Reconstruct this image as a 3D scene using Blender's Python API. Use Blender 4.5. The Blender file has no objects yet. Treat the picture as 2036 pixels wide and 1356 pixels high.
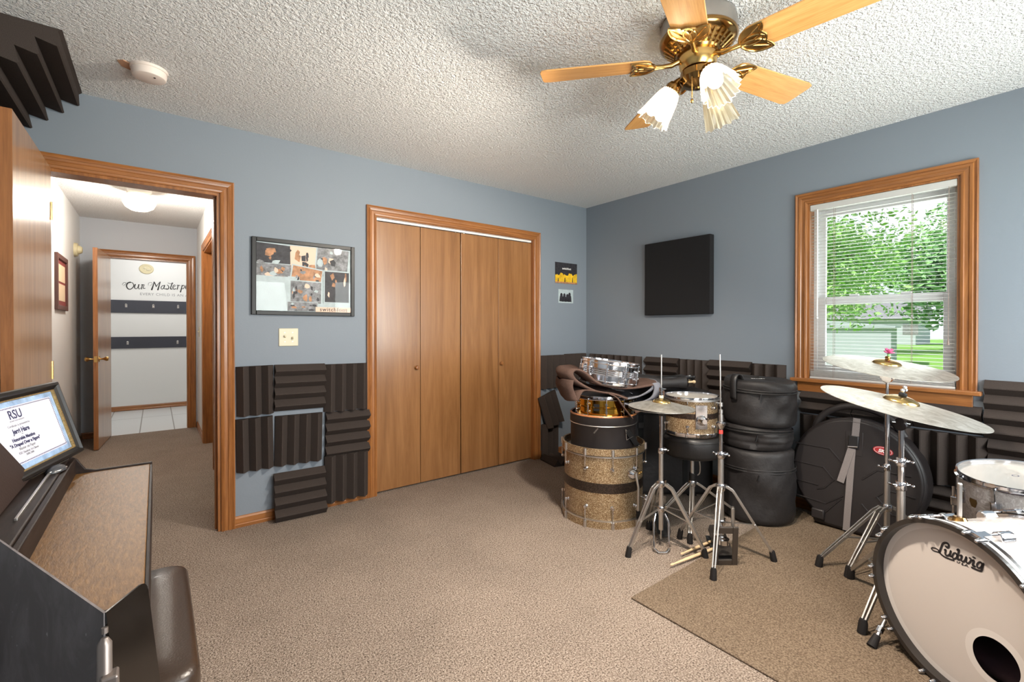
import bpy, math, random
from mathutils import Vector, Matrix, Quaternion
random.seed(7)
PI = math.pi
sc = bpy.context.scene
COL = sc.collection

# ---------------------------------------------------------------- helpers
class MB:
    """collects vertices and faces of one part"""
    def __init__(s):
        s.v = []; s.f = []; s.mi = []; s.M = Matrix.Identity(4); s.mat = 0
    def add(s, vs, fs):
        b = len(s.v)
        s.v += [tuple(s.M @ Vector(v)) for v in vs]
        s.f += [tuple(i + b for i in f) for f in fs]
        s.mi += [s.mat] * len(fs)
        return s
    def box(s, x0, y0, z0, x1, y1, z1):
        v = [(x, y, z) for z in (z0, z1) for y in (y0, y1) for x in (x0, x1)]
        return s.add(v, [(0, 2, 3, 1), (4, 5, 7, 6), (0, 1, 5, 4), (2, 6, 7, 3), (0, 4, 6, 2), (1, 3, 7, 5)])
    def cbox(s, c, sx, sy, sz):
        return s.box(c[0]-sx/2, c[1]-sy/2, c[2]-sz/2, c[0]+sx/2, c[1]+sy/2, c[2]+sz/2)
    def quad(s, a, b, c, d):
        return s.add([a, b, c, d], [(0, 1, 2, 3)])
    def prism(s, poly, z0, z1):
        n = len(poly)
        v = [(p[0], p[1], z0) for p in poly] + [(p[0], p[1], z1) for p in poly]
        f = [tuple(range(n))[::-1], tuple(range(n, 2*n))] + [(i, (i+1) % n, n+(i+1) % n, n+i) for i in range(n)]
        return s.add(v, f)
    def lathe(s, prof, n=32, close=False, wob=None):
        v = []; f = []; m = len(prof)
        for i in range(n):
            a = 2*PI*i/n
            for j, (r, z) in enumerate(prof):
                rr, zz = (r, z) if wob is None else wob(a, r, z, j)
                v.append((rr*math.cos(a), rr*math.sin(a), zz))
        for i in range(n):
            k = (i+1) % n
            for j in range(m if close else m-1):
                j2 = (j+1) % m
                f.append((i*m+j, k*m+j, k*m+j2, i*m+j2))
        return s.add(v, f)
    def tube(s, pts, r, n=10, caps=True, flat=None):
        pts = [Vector(p) for p in pts]
        rs = r if isinstance(r, (list, tuple)) else [r]*len(pts)
        v = []; f = []
        t0 = (pts[1]-pts[0]).normalized()
        up = Vector((0, 0, 1)) if abs(t0.z) < .9 else Vector((1, 0, 0))
        nx = t0.cross(up).normalized()
        for i, p in enumerate(pts):
            t = ((pts[min(i+1, len(pts)-1)]-pts[max(i-1, 0)])).normalized()
            nx = (nx - t*nx.dot(t)).normalized(); ny = t.cross(nx)
            for k in range(n):
                a = 2*PI*k/n
                ca, sa = math.cos(a), math.sin(a)
                if flat: sa *= flat
                v.append(tuple(p + nx*ca*rs[i] + ny*sa*rs[i]))
        for i in range(len(pts)-1):
            for k in range(n):
                f.append((i*n+k, i*n+(k+1) % n, (i+1)*n+(k+1) % n, (i+1)*n+k))
        if caps:
            f.append(tuple(range(n))[::-1]); f.append(tuple((len(pts)-1)*n+k for k in range(n)))
        return s.add(v, f)
    def bar(s, a, b, w, h, up=(0, 0, 1)):
        a = Vector(a); b = Vector(b); t = (b-a).normalized(); up = Vector(up)
        x = t.cross(up)
        if x.length < 1e-4: x = t.cross(Vector((1, 0, 0)))
        x.normalize(); y = x.cross(t)
        v = [tuple(p + x*i*w/2 + y*j*h/2) for p in (a, b) for (i, j) in ((-1, -1), (1, -1), (1, 1), (-1, 1))]
        return s.add(v, [(3, 2, 1, 0), (4, 5, 6, 7), (0, 1, 5, 4), (1, 2, 6, 5), (2, 3, 7, 6), (3, 0, 4, 7)])
    def ball(s, c, r, n=14, m=8, sc=(1, 1, 1)):
        v = []; f = []
        for j in range(m+1):
            th = PI*j/m
            for i in range(n):
                a = 2*PI*i/n
                v.append((c[0]+r*sc[0]*math.sin(th)*math.cos(a), c[1]+r*sc[1]*math.sin(th)*math.sin(a), c[2]+r*sc[2]*math.cos(th)))
        for j in range(m):
            for i in range(n):
                f.append((j*n+i, (j+1)*n+i, (j+1)*n+(i+1) % n, j*n+(i+1) % n))
        return s.add(v, f)
    def disc(s, r, z, n=48):
        return s.add([(r*math.cos(2*PI*i/n), r*math.sin(2*PI*i/n), z) for i in range(n)], [tuple(range(n))])
    def build(s, name, mat, parent=None, smooth=35, bevel=0, seg=2, loc=None):
        me = bpy.data.meshes.new(name)
        me.from_pydata(s.v, [], s.f)
        for m in (mat if isinstance(mat, (list, tuple)) else [mat]): me.materials.append(m)
        if any(s.mi): me.polygons.foreach_set('material_index', s.mi)
        me.validate(); me.update()
        if smooth:
            me.polygons.foreach_set('use_smooth', [True]*len(me.polygons))
            me.set_sharp_from_angle(angle=math.radians(smooth))
        o = bpy.data.objects.new(name, me); COL.objects.link(o)
        if parent: o.parent = parent
        if loc: o.location = loc
        if bevel:
            b = o.modifiers.new('soft', 'BEVEL'); b.width = bevel; b.segments = seg; b.limit_method = 'ANGLE'; b.angle_limit = math.radians(40)
            b.harden_normals = False
        return o

def T(x, y, z): return Matrix.Translation((x, y, z))
def Rx(a): return Matrix.Rotation(a, 4, 'X')
def Ry(a): return Matrix.Rotation(a, 4, 'Y')
def Rz(a): return Matrix.Rotation(a, 4, 'Z')
def frame(o, x, y, z):
    M = Matrix.Identity(4)
    for i, a in enumerate((x, y, z)):
        for k in range(3): M[k][i] = a[k]
    for k in range(3): M[k][3] = o[k]
    return M
def align(o, n, up=(0, 0, 1)):
    """matrix whose z axis is n and whose y axis is close to up"""
    n = Vector(n).normalized(); x = Vector(up).cross(n)
    if x.length < 1e-4: x = Vector((1, 0, 0))
    x.normalize(); y = n.cross(x)
    return frame(o, x, y, n)

def tag(o, label, cat, group=None, kind=None):
    o['label'] = label; o['category'] = cat
    if group: o['group'] = group
    if kind: o['kind'] = kind
    return o
def thing(name, label, cat, M=None, group=None, kind=None):
    o = bpy.data.objects.new(name, None); COL.objects.link(o)
    o.empty_display_size = .05
    if M is not None: o.matrix_world = M
    return tag(o, label, cat, group, kind)
def kids(o): return [c for c in bpy.data.objects if c.parent == o]
def copy_tree(o, parent=None):
    c = o.copy(); COL.objects.link(c)
    if parent: c.parent = parent
    for ch in kids(o): copy_tree(ch, c)
    return c

# ---------------------------------------------------------------- materials
def lin(c): return tuple(((v/255)/12.92 if v/255 <= .04045 else ((v/255+.055)/1.055)**2.4) for v in c) + (1,)
def new(name):
    m = bpy.data.materials.new(name); m.use_nodes = True
    nt = m.node_tree; b = nt.nodes['Principled BSDF']
    return m, nt, b
def N(nt, t, **kw):
    n = nt.nodes.new(t)
    for k, v in kw.items():
        if k in n.inputs: n.inputs[k].default_value = v
        else: setattr(n, k, v)
    return n
def ramp(nt, fac, stops):
    r = nt.nodes.new('ShaderNodeValToRGB'); e = r.color_ramp.elements
    while len(e) < len(stops): e.new(.5)
    for i, (p, c) in enumerate(stops): e[i].position = p; e[i].color = c
    nt.links.new(fac, r.inputs[0]); return r.outputs[0]
def coord(nt, scale=(1, 1, 1), kind='Object'):
    c = nt.nodes.new('ShaderNodeTexCoord'); mp = nt.nodes.new('ShaderNodeMapping')
    mp.inputs['Scale'].default_value = scale
    nt.links.new(c.outputs[kind], mp.inputs[0]); return mp.outputs[0]
def noise(nt, vec, scale, detail=3, rough=.5, dist=0):
    n = nt.nodes.new('ShaderNodeTexNoise')
    n.inputs['Scale'].default_value = scale; n.inputs['Detail'].default_value = detail
    n.inputs['Roughness'].default_value = rough; n.inputs['Distortion'].default_value = dist
    nt.links.new(vec, n.inputs['Vector']); return n.outputs['Fac']
def bump(nt, b, h, strength, dist):
    n = nt.nodes.new('ShaderNodeBump'); n.inputs['Strength'].default_value = strength; n.inputs['Distance'].default_value = dist
    nt.links.new(h, n.inputs['Height']); nt.links.new(n.outputs[0], b.inputs['Normal']); return n
def plain(name, c, rough=.5, metal=0, spec=.5, coat=0, nz=0, nscale=40, bstr=0, bdist=.001):
    m, nt, b = new(name); col = lin(c)
    b.inputs['Base Color'].default_value = col
    b.inputs['Roughness'].default_value = rough; b.inputs['Metallic'].default_value = metal
    b.inputs['Specular IOR Level'].default_value = spec; b.inputs['Coat Weight'].default_value = coat
    b.inputs['Coat Roughness'].default_value = .08
    if nz or bstr:
        v = coord(nt); f = noise(nt, v, nscale, 4, .6)
        if nz:
            d = tuple(max(0, x*(1-nz)) for x in col[:3]) + (1,); l = tuple(min(1, x*(1+nz)) for x in col[:3]) + (1,)
            nt.links.new(ramp(nt, f, [(.3, d), (.7, l)]), b.inputs['Base Color'])
        if bstr: bump(nt, b, f, bstr, bdist)
    return m
def wood(name, c1, c2, axis='z', scale=1.0, rough=.35, coat=.3, fig=1.2, bands=26):
    m, nt, b = new(name)
    s = {'x': (.06, 1, 1), 'y': (1, .06, 1), 'z': (1, 1, .06)}[axis]
    v = coord(nt, tuple(k*scale for k in s))
    f1 = noise(nt, v, bands, 6, .62, fig); f2 = noise(nt, v, 160, 3, .6, .2)
    mx = N(nt, 'ShaderNodeMath', operation='MULTIPLY_ADD'); nt.links.new(f2, mx.inputs[0]); mx.inputs[1].default_value = .35
    nt.links.new(f1, mx.inputs[2])
    nt.links.new(ramp(nt, mx.outputs[0], [(.42, lin(c1)), (.62, lin(tuple((a+b2)/2 for a, b2 in zip(c1, c2)))), (.86, lin(c2))]), b.inputs['Base Color'])
    b.inputs['Roughness'].default_value = rough; b.inputs['Coat Weight'].default_value = coat; b.inputs['Coat Roughness'].default_value = .22
    bump(nt, b, f2, .08, .001)
    return m

M = {}
# paint
def paint(name, c, rough=.55, bs=.25, scale=90):
    m, nt, b = new(name); v = coord(nt)
    b.inputs['Base Color'].default_value = lin(c); b.inputs['Roughness'].default_value = rough
    b.inputs['Specular IOR Level'].default_value = .35
    bump(nt, b, noise(nt, v, scale, 4, .6), bs, .0015); return m
M['blue'] = paint('blue_wall_paint', (126, 134, 143))
M['hallgrey'] = paint('hall_grey_paint', (184, 188, 194))
M['hallwhite'] = paint('hall_white_paint', (226, 226, 224))
M['bathwhite'] = paint('white_wall_paint', (232, 232, 230))
# ceiling: sprayed knock-down texture
m, nt, b = new('textured_ceiling'); v = coord(nt)
b.inputs['Base Color'].default_value = lin((232, 231, 229)); b.inputs['Roughness'].default_value = .9
f1 = noise(nt, v, 72, 3, .55, .5); f2 = noise(nt, v, 170, 2, .5)
mx = N(nt, 'ShaderNodeMath', operation='MULTIPLY_ADD'); nt.links.new(f2, mx.inputs[0]); mx.inputs[1].default_value = .3; nt.links.new(f1, mx.inputs[2])
bump(nt, b, mx.outputs[0], 1.0, .017)
M['ceiling'] = m
# carpet
def carpet(name, d, c, l, s1, s2, bs, bd, patch=.1):
    m, nt, b = new(name); v = coord(nt)
    fa = noise(nt, v, s1, 2, .6, .3); fb = noise(nt, v, s2, 2, .5); fc = noise(nt, v, 2.2, 4, .65)
    col = ramp(nt, fa, [(.3, lin(d)), (.47, lin(c)), (.68, lin(l))])
    mixc = N(nt, 'ShaderNodeMix', data_type='RGBA', blend_type='MULTIPLY'); mixc.inputs[0].default_value = 1
    nt.links.new(col, mixc.inputs[6])
    k = 1-patch; nt.links.new(ramp(nt, fc, [(.35, (k, k, k, 1)), (.65, (1+patch*.6,)*3+(1,))]), mixc.inputs[7])
    nt.links.new(mixc.outputs[2], b.inputs['Base Color']); b.inputs['Roughness'].default_value = 1; b.inputs['Specular IOR Level'].default_value = .1
    mx = N(nt, 'ShaderNodeMath', operation='MULTIPLY_ADD'); nt.links.new(fb, mx.inputs[0]); mx.inputs[1].default_value = .5; nt.links.new(fa, mx.inputs[2])
    bump(nt, b, mx.outputs[0], bs, bd); return m
M['carpet'] = carpet('taupe_carpet', (80, 67, 58), (150, 133, 119), (198, 181, 166), 165, 320, 1, .010)
M['rug'] = carpet('flat_woven_rug', (80, 67, 55), (110, 94, 78), (134, 117, 99), 150, 320, .6, .004)
# woods
oakD, oakL = (112, 66, 29), (166, 108, 58)
M['oakz'] = wood('orange_oak_upright', oakD, oakL, 'z')
M['oakx'] = wood('orange_oak_across', oakD, oakL, 'x')
M['oaky'] = wood('orange_oak_along_wall', oakD, oakL, 'y')
M['door'] = wood('lauan_door_veneer', (120, 79, 43), (154, 108, 66), 'z', .55, .3, .45, 2.2, 14)
M['dooredge'] = wood('door_edge_wood', (110, 66, 32), (152, 98, 54), 'z', 1, .45, .1)
M['doorwalnut'] = wood('bedroom_door_veneer', (138, 98, 62), (178, 134, 92), 'z', .8, .28, .5, 1.6, 18)
M['blade'] = wood('light_oak_blade', (196, 132, 66), (232, 178, 112), 'x', 1.2, .4, .2, 1.4, 22)
M['stick'] = wood('pale_hickory', (206, 172, 128), (232, 204, 164), 'x', 1, .5, .1)
M['copper_wood'] = plain('tan_rim_piping', (176, 112, 66), .4, 0, .5, .2)
# piano
m, nt, b = new('dark_walnut_piano'); v = coord(nt, (1, .12, 1)); f = noise(nt, v, 120, 4, .7, .2)
nt.links.new(ramp(nt, f, [(.35, lin((24, 18, 16))), (.7, lin((44, 33, 28)))]), b.inputs['Base Color'])
b.inputs['Roughness'].default_value = .5; b.inputs['Specular IOR Level'].default_value = .2; bump(nt, b, f, .15, .001); M['piano'] = m
m, nt, b = new('grained_lid'); v = coord(nt, (1, .22, 1)); f = noise(nt, v, 150, 4, .75, .3)
nt.links.new(ramp(nt, f, [(.3, lin((80, 55, 30))), (.7, lin((122, 88, 50)))]), b.inputs['Base Color'])
b.inputs['Roughness'].default_value = .42; b.inputs['Specular IOR Level'].default_value = .3; bump(nt, b, f, .3, .002); M['lid'] = m
# blacks
M['foam'] = plain('charcoal_foam', (64, 56, 52), .95, 0, .15, 0, .18, 320, .5, .002)
M['black'] = plain('black_plastic', (28, 27, 28), .42, 0, .5)
M['blackmatte'] = plain('black_matte', (22, 21, 21), .7, 0, .3)
M['leather'] = plain('black_leather', (50, 37, 28), .3, 0, .5, .1, .1, 240, .3, .002)
M['leatherblack'] = plain('black_vinyl', (30, 28, 28), .42, 0, .5, 0, .1, 240, .3, .002)
M['restleather'] = plain('dark_brown_leather', (46, 34, 30), .55, 0, .3, 0, .12, 160, .3, .002)
M['bag'] = plain('black_padded_nylon', (37, 34, 34), .55, 0, .4, 0, .15, 30, .25, .01)
M['case'] = plain('black_moulded_plastic', (36, 31, 31), .5, 0, .45, 0, .1, 300, .25, .001)
M['fabric'] = plain('black_acoustic_cloth', (34, 33, 34), .9, 0, .2, 0, .1, 400, .3, .001)
M['mouse'] = plain('dark_grey_plastic', (62, 64, 68), .35)
M['rubber'] = plain('black_rubber', (26, 22, 21), .7, 0, .3)
m, nt, b = new('dusty_black_desk'); v = coord(nt)
f = noise(nt, v, 9, 6, .7, .8); f2 = noise(nt, v, 70, 2, .5)
mx = N(nt, 'ShaderNodeMath', operation='ADD'); nt.links.new(ramp(nt, f, [(.45, (0, 0, 0, 1)), (.75, (.35, .35, .35, 1))]), mx.inputs[0])
nt.links.new(ramp(nt, f2, [(.72, (0, 0, 0, 1)), (.76, (.8, .8, .8, 1))]), mx.inputs[1])
nt.links.new(ramp(nt, mx.outputs[0], [(0, lin((98, 92, 92))), (1, lin((176, 168, 170)))]), b.inputs['Base Color'])
b.inputs['Roughness'].default_value = .5; M['desk'] = m
M['wing'] = plain('polished_black', (22, 18, 15), .1, 0, .5)
M['glossblack'] = plain('gloss_black', (20, 18, 17), .4, 0, .35, 0)
# metals
M['chrome'] = plain('chrome', (222, 222, 226), .1, 1)
M['steel'] = plain('brushed_steel', (206, 202, 198), .36, 1)
M['darksteel'] = plain('dark_pedal_steel', (96, 88, 82), .4, .8)
M['brass'] = plain('polished_brass', (206, 168, 104), .24, 1)
M['antique'] = plain('antique_brass', (146, 112, 66), .18, 1)
M['brassdrum'] = plain('gold_brass_shell', (222, 170, 70), .12, 1)
M['tubegrey'] = plain('dull_grey_tube', (128, 118, 112), .4, .7)
M['silvercan'] = plain('satin_nickel', (176, 172, 168), .3, 1)
m, nt, b = new('cymbal_bronze'); c = nt.nodes.new('ShaderNodeTexCoord'); v = coord(nt, (1, 1, 1))
f = noise(nt, v, 14, 6, .7, 1.5)
nt.links.new(ramp(nt, f, [(.3, lin((172, 164, 150))), (.7, lin((226, 222, 214)))]), b.inputs['Base Color'])
b.inputs['Metallic'].default_value = 1; b.inputs['Roughness'].default_value = .46; bump(nt, b, noise(nt, v, 60, 3, .6), .1, .001); M['cymbal'] = m
M['bell'] = plain('bronze_bell', (186, 156, 100), .25, 1)
# sparkle wraps
def sparkle(name, c1, c2, c3):
    m, nt, b = new(name); v = coord(nt)
    vo = nt.nodes.new('ShaderNodeTexVoronoi'); vo.inputs['Scale'].default_value = 480; nt.links.new(v, vo.inputs['Vector'])
    sep = nt.nodes.new('ShaderNodeSeparateColor'); nt.links.new(vo.outputs['Color'], sep.inputs[0])
    nt.links.new(ramp(nt, sep.outputs[0], [(.15, lin(c1)), (.7, lin(c2)), (.93, lin(c3))]), b.inputs['Base Color'])
    b.inputs['Metallic'].default_value = .55; b.inputs['Roughness'].default_value = .38; b.inputs['Coat Weight'].default_value = .35
    b.inputs['Coat Roughness'].default_value = .05
    bump(nt, b, sep.outputs[1], .35, .0012); return m
M['gold'] = sparkle('champagne_sparkle', (112, 85, 57), (158, 127, 90), (236, 216, 180))
M['dark_sparkle'] = sparkle('brown_black_sparkle', (30, 22, 18), (48, 36, 30), (92, 74, 60))
m, nt, b = new('white_marine_pearl'); v = coord(nt, (1, 1, 1))
f = noise(nt, v, 45, 3, .6, 2.5)
nt.links.new(ramp(nt, f, [(.35, lin((190, 180, 174))), (.55, lin((214, 206, 200))), (.72, lin((242, 238, 234)))]), b.inputs['Base Color'])
b.inputs['Roughness'].default_value = .25; b.inputs['Coat Weight'].default_value = .4; M['pearl'] = m
M['head'] = plain('white_drum_head', (196, 185, 177), .5, 0, .4)
M['headring'] = plain('white_head_ring', (210, 201, 194), .45, 0, .4)
M['hooppaint'] = plain('black_hoop_lacquer', (38, 33, 30), .3, 0, .5, .3)
M['hoopwhite'] = plain('white_hoop_inlay', (226, 220, 216), .3, 0, .5, .3)
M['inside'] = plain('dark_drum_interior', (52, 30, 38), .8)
# cloth
M['felt'] = plain('brown_felt_blanket', (88, 69, 61), 1, 0, .1, 0, .3, 260, .6, .002)
M['feltgrey'] = plain('grey_felt_underside', (112, 112, 118), 1, 0, .1, 0, .3, 260, .6, .002)
M['strap'] = plain('grey_webbing', (128, 120, 118), .8, 0, .3, 0, .15, 300, .3, .001)
# misc
M['white'] = plain('white_plastic', (232, 230, 226), .45)
M['vinyl'] = plain('white_vinyl_window', (220, 220, 220), .4)
M['slat'] = plain('white_blind_slat', (192, 190, 186), .45)
M['cord'] = plain('blind_cord', (150, 132, 122), .8)
M['ivory'] = plain('ivory_plastic', (204, 195, 166), .35)
M['cream'] = plain('cream_plastic', (206, 194, 156), .45)
M['detector'] = plain('aged_white_plastic', (226, 212, 202), .5)
M['stain'] = plain('bare_brown_patch', (176, 134, 104), .9)
M['ink'] = plain('black_ink', (34, 30, 32), .6)
M['inkgrey'] = plain('grey_ink', (150, 150, 152), .7)
M['inkblue'] = plain('dark_blue_ink', (52, 52, 84), .6)
M['paper'] = plain('certificate_paper', (214, 214, 232), .6)
M['matblue'] = plain('marbled_blue_mat', (146, 172, 206), .6, 0, .3, 0, .35, 26)
M['goldtrim'] = plain('gold_beaded_trim', (186, 158, 106), .35, .8, .5, 0, .4, 260)
M['framered'] = plain('reddish_brown_frame', (86, 52, 44), .4)
M['matteparch'] = plain('parchment', (214, 190, 158), .7)
M['matred'] = plain('deep_red_mat', (126, 52, 48), .7)
M['rack'] = plain('black_painted_board', (52, 54, 64), .45)
M['tile'] = None
m, nt, b = new('white_floor_tile'); v = coord(nt)
br = nt.nodes.new('ShaderNodeTexBrick'); br.offset = 0; br.inputs['Scale'].default_value = 1; br.inputs['Brick Width'].default_value = .33; br.inputs['Row Height'].default_value = 1.2
br.inputs['Mortar Size'].default_value = .006; br.inputs['Color1'].default_value = lin((226, 228, 228)); br.inputs['Color2'].default_value = lin((220, 222, 223)); br.inputs['Mortar'].default_value = lin((136, 132, 128))
nt.links.new(v, br.inputs['Vector']); nt.links.new(br.outputs[0], b.inputs['Base Color']); b.inputs['Roughness'].default_value = .3; M['tile'] = m
M['red'] = plain('red_badge', (176, 44, 48), .4)
M['badgewhite'] = plain('white_lettering', (240, 236, 232), .5)
M['badge'] = plain('bronze_badge', (128, 102, 62), .35, .7)
M['pink'] = plain('pink_petals', (206, 96, 140), .5)
M['leaf1'] = plain('bright_leaves', (150, 192, 108), .6, 0, .3, 0, .35, 2)
M['leaf2'] = plain('deep_leaves', (128, 172, 108), .6, 0, .3, 0, .35, 2)
M['leaf3'] = plain('pale_leaves', (178, 206, 140), .6, 0, .3, 0, .3, 2)
M['bark'] = plain('bark', (96, 84, 72), .9, 0, .2, 0, .3, 12)
M['grass'] = plain('lawn_grass', (126, 168, 78), .9, 0, .2, 0, .2, 3)
M['siding'] = plain('white_siding', (176, 180, 186), .6)
M['roofgrey'] = plain('grey_shingles', (132, 130, 132), .8, 0, .3, 0, .2, 8)
M['yellow'] = plain('yellow_print', (232, 178, 36), .5, 0, .4, 0, .4, 18)
M['orangepr'] = plain('warm_brown_print', (172, 124, 88), .5, 0, .3, 0, .45, 30)
M['darkpr'] = plain('dark_photo_print', (48, 46, 50), .5, 0, .3, 0, .5, 40)
M['greypr'] = plain('grey_photo_print', (124, 124, 126), .5, 0, .3, 0, .6, 36)
M['lightpr'] = plain('pale_print_and_reflection', (176, 188, 190), .5, 0, .3, 0, .12, 24)  # pale print tone, also used for the reflection painted on the poster
M['skinpr'] = plain('peach_print_band', (222, 188, 164), .5)
M['redtape'] = plain('red_tape', (208, 66, 60), .5)
def glassy(name, tint, transp, rough=.03, extra=None, ior=1.45):
    m = bpy.data.materials.new(name); m.use_nodes = True; nt = m.node_tree
    for n in list(nt.nodes): nt.nodes.remove(n)
    out = nt.nodes.new('ShaderNodeOutputMaterial'); tr = nt.nodes.new('ShaderNodeBsdfTransparent'); tr.inputs[0].default_value = tint
    gl = nt.nodes.new('ShaderNodeBsdfGlossy'); gl.inputs['Roughness'].default_value = rough
    fr = nt.nodes.new('ShaderNodeFresnel'); fr.inputs[0].default_value = ior
    mx = nt.nodes.new('ShaderNodeMixShader'); geo = nt.nodes.new('ShaderNodeNewGeometry'); inv = N(nt, 'ShaderNodeMath', operation='SUBTRACT'); inv.inputs[0].default_value = 1; nt.links.new(geo.outputs['Backfacing'], inv.inputs[1])
    ml = N(nt, 'ShaderNodeMath', operation='MULTIPLY'); nt.links.new(fr.outputs[0], ml.inputs[0]); nt.links.new(inv.outputs[0], ml.inputs[1])
    nt.links.new(ml.outputs[0], mx.inputs[0]); nt.links.new(tr.outputs[0], mx.inputs[1]); nt.links.new(gl.outputs[0], mx.inputs[2])
    last = mx.outputs[0]
    if transp < 1:
        df = nt.nodes.new('ShaderNodeBsdfTranslucent' if extra == 'translucent' else 'ShaderNodeBsdfDiffuse'); df.inputs[0].default_value = (.95, .92, .85, 1)
        m2 = nt.nodes.new('ShaderNodeMixShader'); m2.inputs[0].default_value = transp
        nt.links.new(df.outputs[0], m2.inputs[1]); nt.links.new(last, m2.inputs[2]); last = m2.outputs[0]
    nt.links.new(last, out.inputs[0]); return m
M['glass'] = glassy('window_glass', (.96, .98, .97, 1), 1)
M['frontglass'] = glassy('picture_glass', (1, 1, 1, 1), 1, .02, None, 1.27)
M['shade'] = glassy('fluted_glass', (1, .97, .9, 1), .55, .08, 'translucent')
M['clearhead'] = glassy('clear_drum_head', (.97, .96, .94, 1), .72, .12)
def emit(name, c, s):
    m = bpy.data.materials.new(name); m.use_nodes = True; nt = m.node_tree
    b = nt.nodes['Principled BSDF']; b.inputs['Base Color'].default_value = c; b.inputs['Emission Color'].default_value = c; b.inputs['Emission Strength'].default_value = s
    return m
M['bulb'] = emit('lit_bulb', (1, .9, .74, 1), 34)
M['unlit'] = plain('frosted_bulb', (236, 228, 210), .4)
M['globe'] = emit('lit_globe', (1, .86, .64, 1), 1.3)

# text as flat letters
def text(body, size, mat, parent, Mx, name='lettering', align_x='CENTER', ext=.0004, shear=0, bold=0, spacing=1):
    cu = bpy.data.curves.new(name, 'FONT'); cu.body = body; cu.size = size; cu.align_x = align_x; cu.align_y = 'CENTER'
    cu.extrude = ext; cu.shear = shear; cu.offset = bold; cu.space_character = spacing; cu.resolution_u = 3
    cu.materials.append(mat)
    tmp = bpy.data.objects.new('tmp', cu); COL.objects.link(tmp)
    bpy.context.view_layer.update()
    me = bpy.data.meshes.new_from_object(tmp.evaluated_get(bpy.context.evaluated_depsgraph_get())); me.name = name
    bpy.data.objects.remove(tmp); bpy.data.curves.remove(cu)
    if not me.materials: me.materials.append(mat)
    o = bpy.data.objects.new(name, me); COL.objects.link(o); o.parent = parent; o.matrix_local = Mx
    return o
def spline(pts, k=6):
    P = [Vector(p) for p in pts]; out = []
    for i in range(len(P)-1):
        a, b_, c, d = P[max(i-1, 0)], P[i], P[i+1], P[min(i+2, len(P)-1)]
        for j in range(k):
            t = j/k
            out.append(.5*((2*b_)+(c-a)*t+(2*a-5*b_+4*c-d)*t*t+(3*b_-a-3*c+d)*t**3))
    out.append(P[-1]); return out
def stroke(mb, pts, w, z0=0, z1=.0006, k=6):
    """flat pen stroke in the xy plane of mb.M with round ends"""
    pts = [Vector((p[0], p[1])) for p in spline([(p[0], p[1], 0) for p in pts], k)] if k else [Vector(p) for p in pts]
    n = len(pts); ws = w if isinstance(w, (list, tuple)) else (w, w)
    L = []; R = []
    for i, p in enumerate(pts):
        t = (pts[min(i+1, n-1)]-pts[max(i-1, 0)])
        if t.length < 1e-9: t = Vector((1, 0))
        t.normalize(); q = Vector((-t.y, t.x)); u = i/(n-1)
        ww = (ws[0]*(1-u)+ws[1]*u)/2
        L.append(p+q*ww); R.append(p-q*ww)
    v = [(p.x, p.y, z1) for p in L]+[(p.x, p.y, z1) for p in R]
    mb.add(v, [(i, n+i, n+i+1, i+1) for i in range(n-1)])
    for p, ww in ((pts[0], ws[0]/2), (pts[-1], ws[1]/2)):
        mb.add([(p.x+ww*math.cos(a*PI/5), p.y+ww*math.sin(a*PI/5), z1) for a in range(10)], [tuple(range(10))])

# ---------------------------------------------------------------- the setting
CEIL = 2.44; XW = -4.13; YS = -3.80
def struct(mb, name, mat, label, cat, smooth=0, bevel=0, parent=None):
    o = mb.build(name, mat, parent, smooth, bevel)
    if not parent: tag(o, label, cat, kind='structure')
    return o
f = MB(); f.box(XW-.1, YS-.1, -.12, .05, 3.62, 0); struct(f, 'floor', M['carpet'], 'taupe cut pile carpet over the music room and hallway', 'carpet')
f = MB(); f.box(-4.7, 3.62, -.12, -2.3, 5.75, -.004); struct(f, 'floor_tiled', M['tile'], 'white tiled floor in the room beyond the hallway', 'floor')
f = MB(); f.box(-4.8, YS-.15, CEIL, .2, 5.8, CEIL+.1); struct(f, 'ceiling', M['ceiling'], 'white sprayed texture ceiling', 'ceiling')
w = MB()
DX0, DX1, DZ = -3.93, -3.168, 2.03
CX0, CX1, CZ = -2.206, -.702, 2.035
w.box(XW, 0, 0, DX0, .115, CEIL); w.box(DX0, 0, DZ, DX1, .115, CEIL); w.box(DX1, 0, 0, CX0, .115, CEIL); w.box(CX0, 0, CZ, CX1, .115, CEIL); w.box(CX1, 0, 0, .15, .115, CEIL)
struct(w, 'wall_north', M['blue'], 'blue painted wall with the doorway and closet', 'wall')
WY0, WY1, WZ0, WZ1 = -2.764, -2.02, .885, 2.055
w = MB(); w.box(0, YS, 0, .15, WY0, CEIL); w.box(0, WY0, 0, .15, WY1, WZ0); w.box(0, WY0, WZ1, .15, WY1, CEIL); w.box(0, WY1, 0, .15, 0, CEIL)
struct(w, 'wall_east', M['blue'], 'blue painted wall with the window', 'wall')
w = MB(); w.box(XW-.12, YS, 0, XW, 0, CEIL); struct(w, 'wall_west', M['blue'], 'blue painted wall behind the piano and open door', 'wall')
SX0, SX1, SZ0, SZ1 = -3.0, -1.93, .80, 1.98
SX2, SX3 = -1.40, -.28
w = MB(); w.box(XW-.12, YS-.12, 0, SX0, YS, CEIL); w.box(SX1, YS-.12, 0, SX2, YS, CEIL); w.box(SX3, YS-.12, 0, .15, YS, CEIL)
for xa, xb in ((SX0, SX1), (SX2, SX3)): w.box(xa, YS-.12, 0, xb, YS, SZ0); w.box(xa, YS-.12, SZ1, xb, YS, CEIL)
struct(w, 'wall_south', M['blue'], 'blue painted wall behind the viewer', 'wall')
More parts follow.
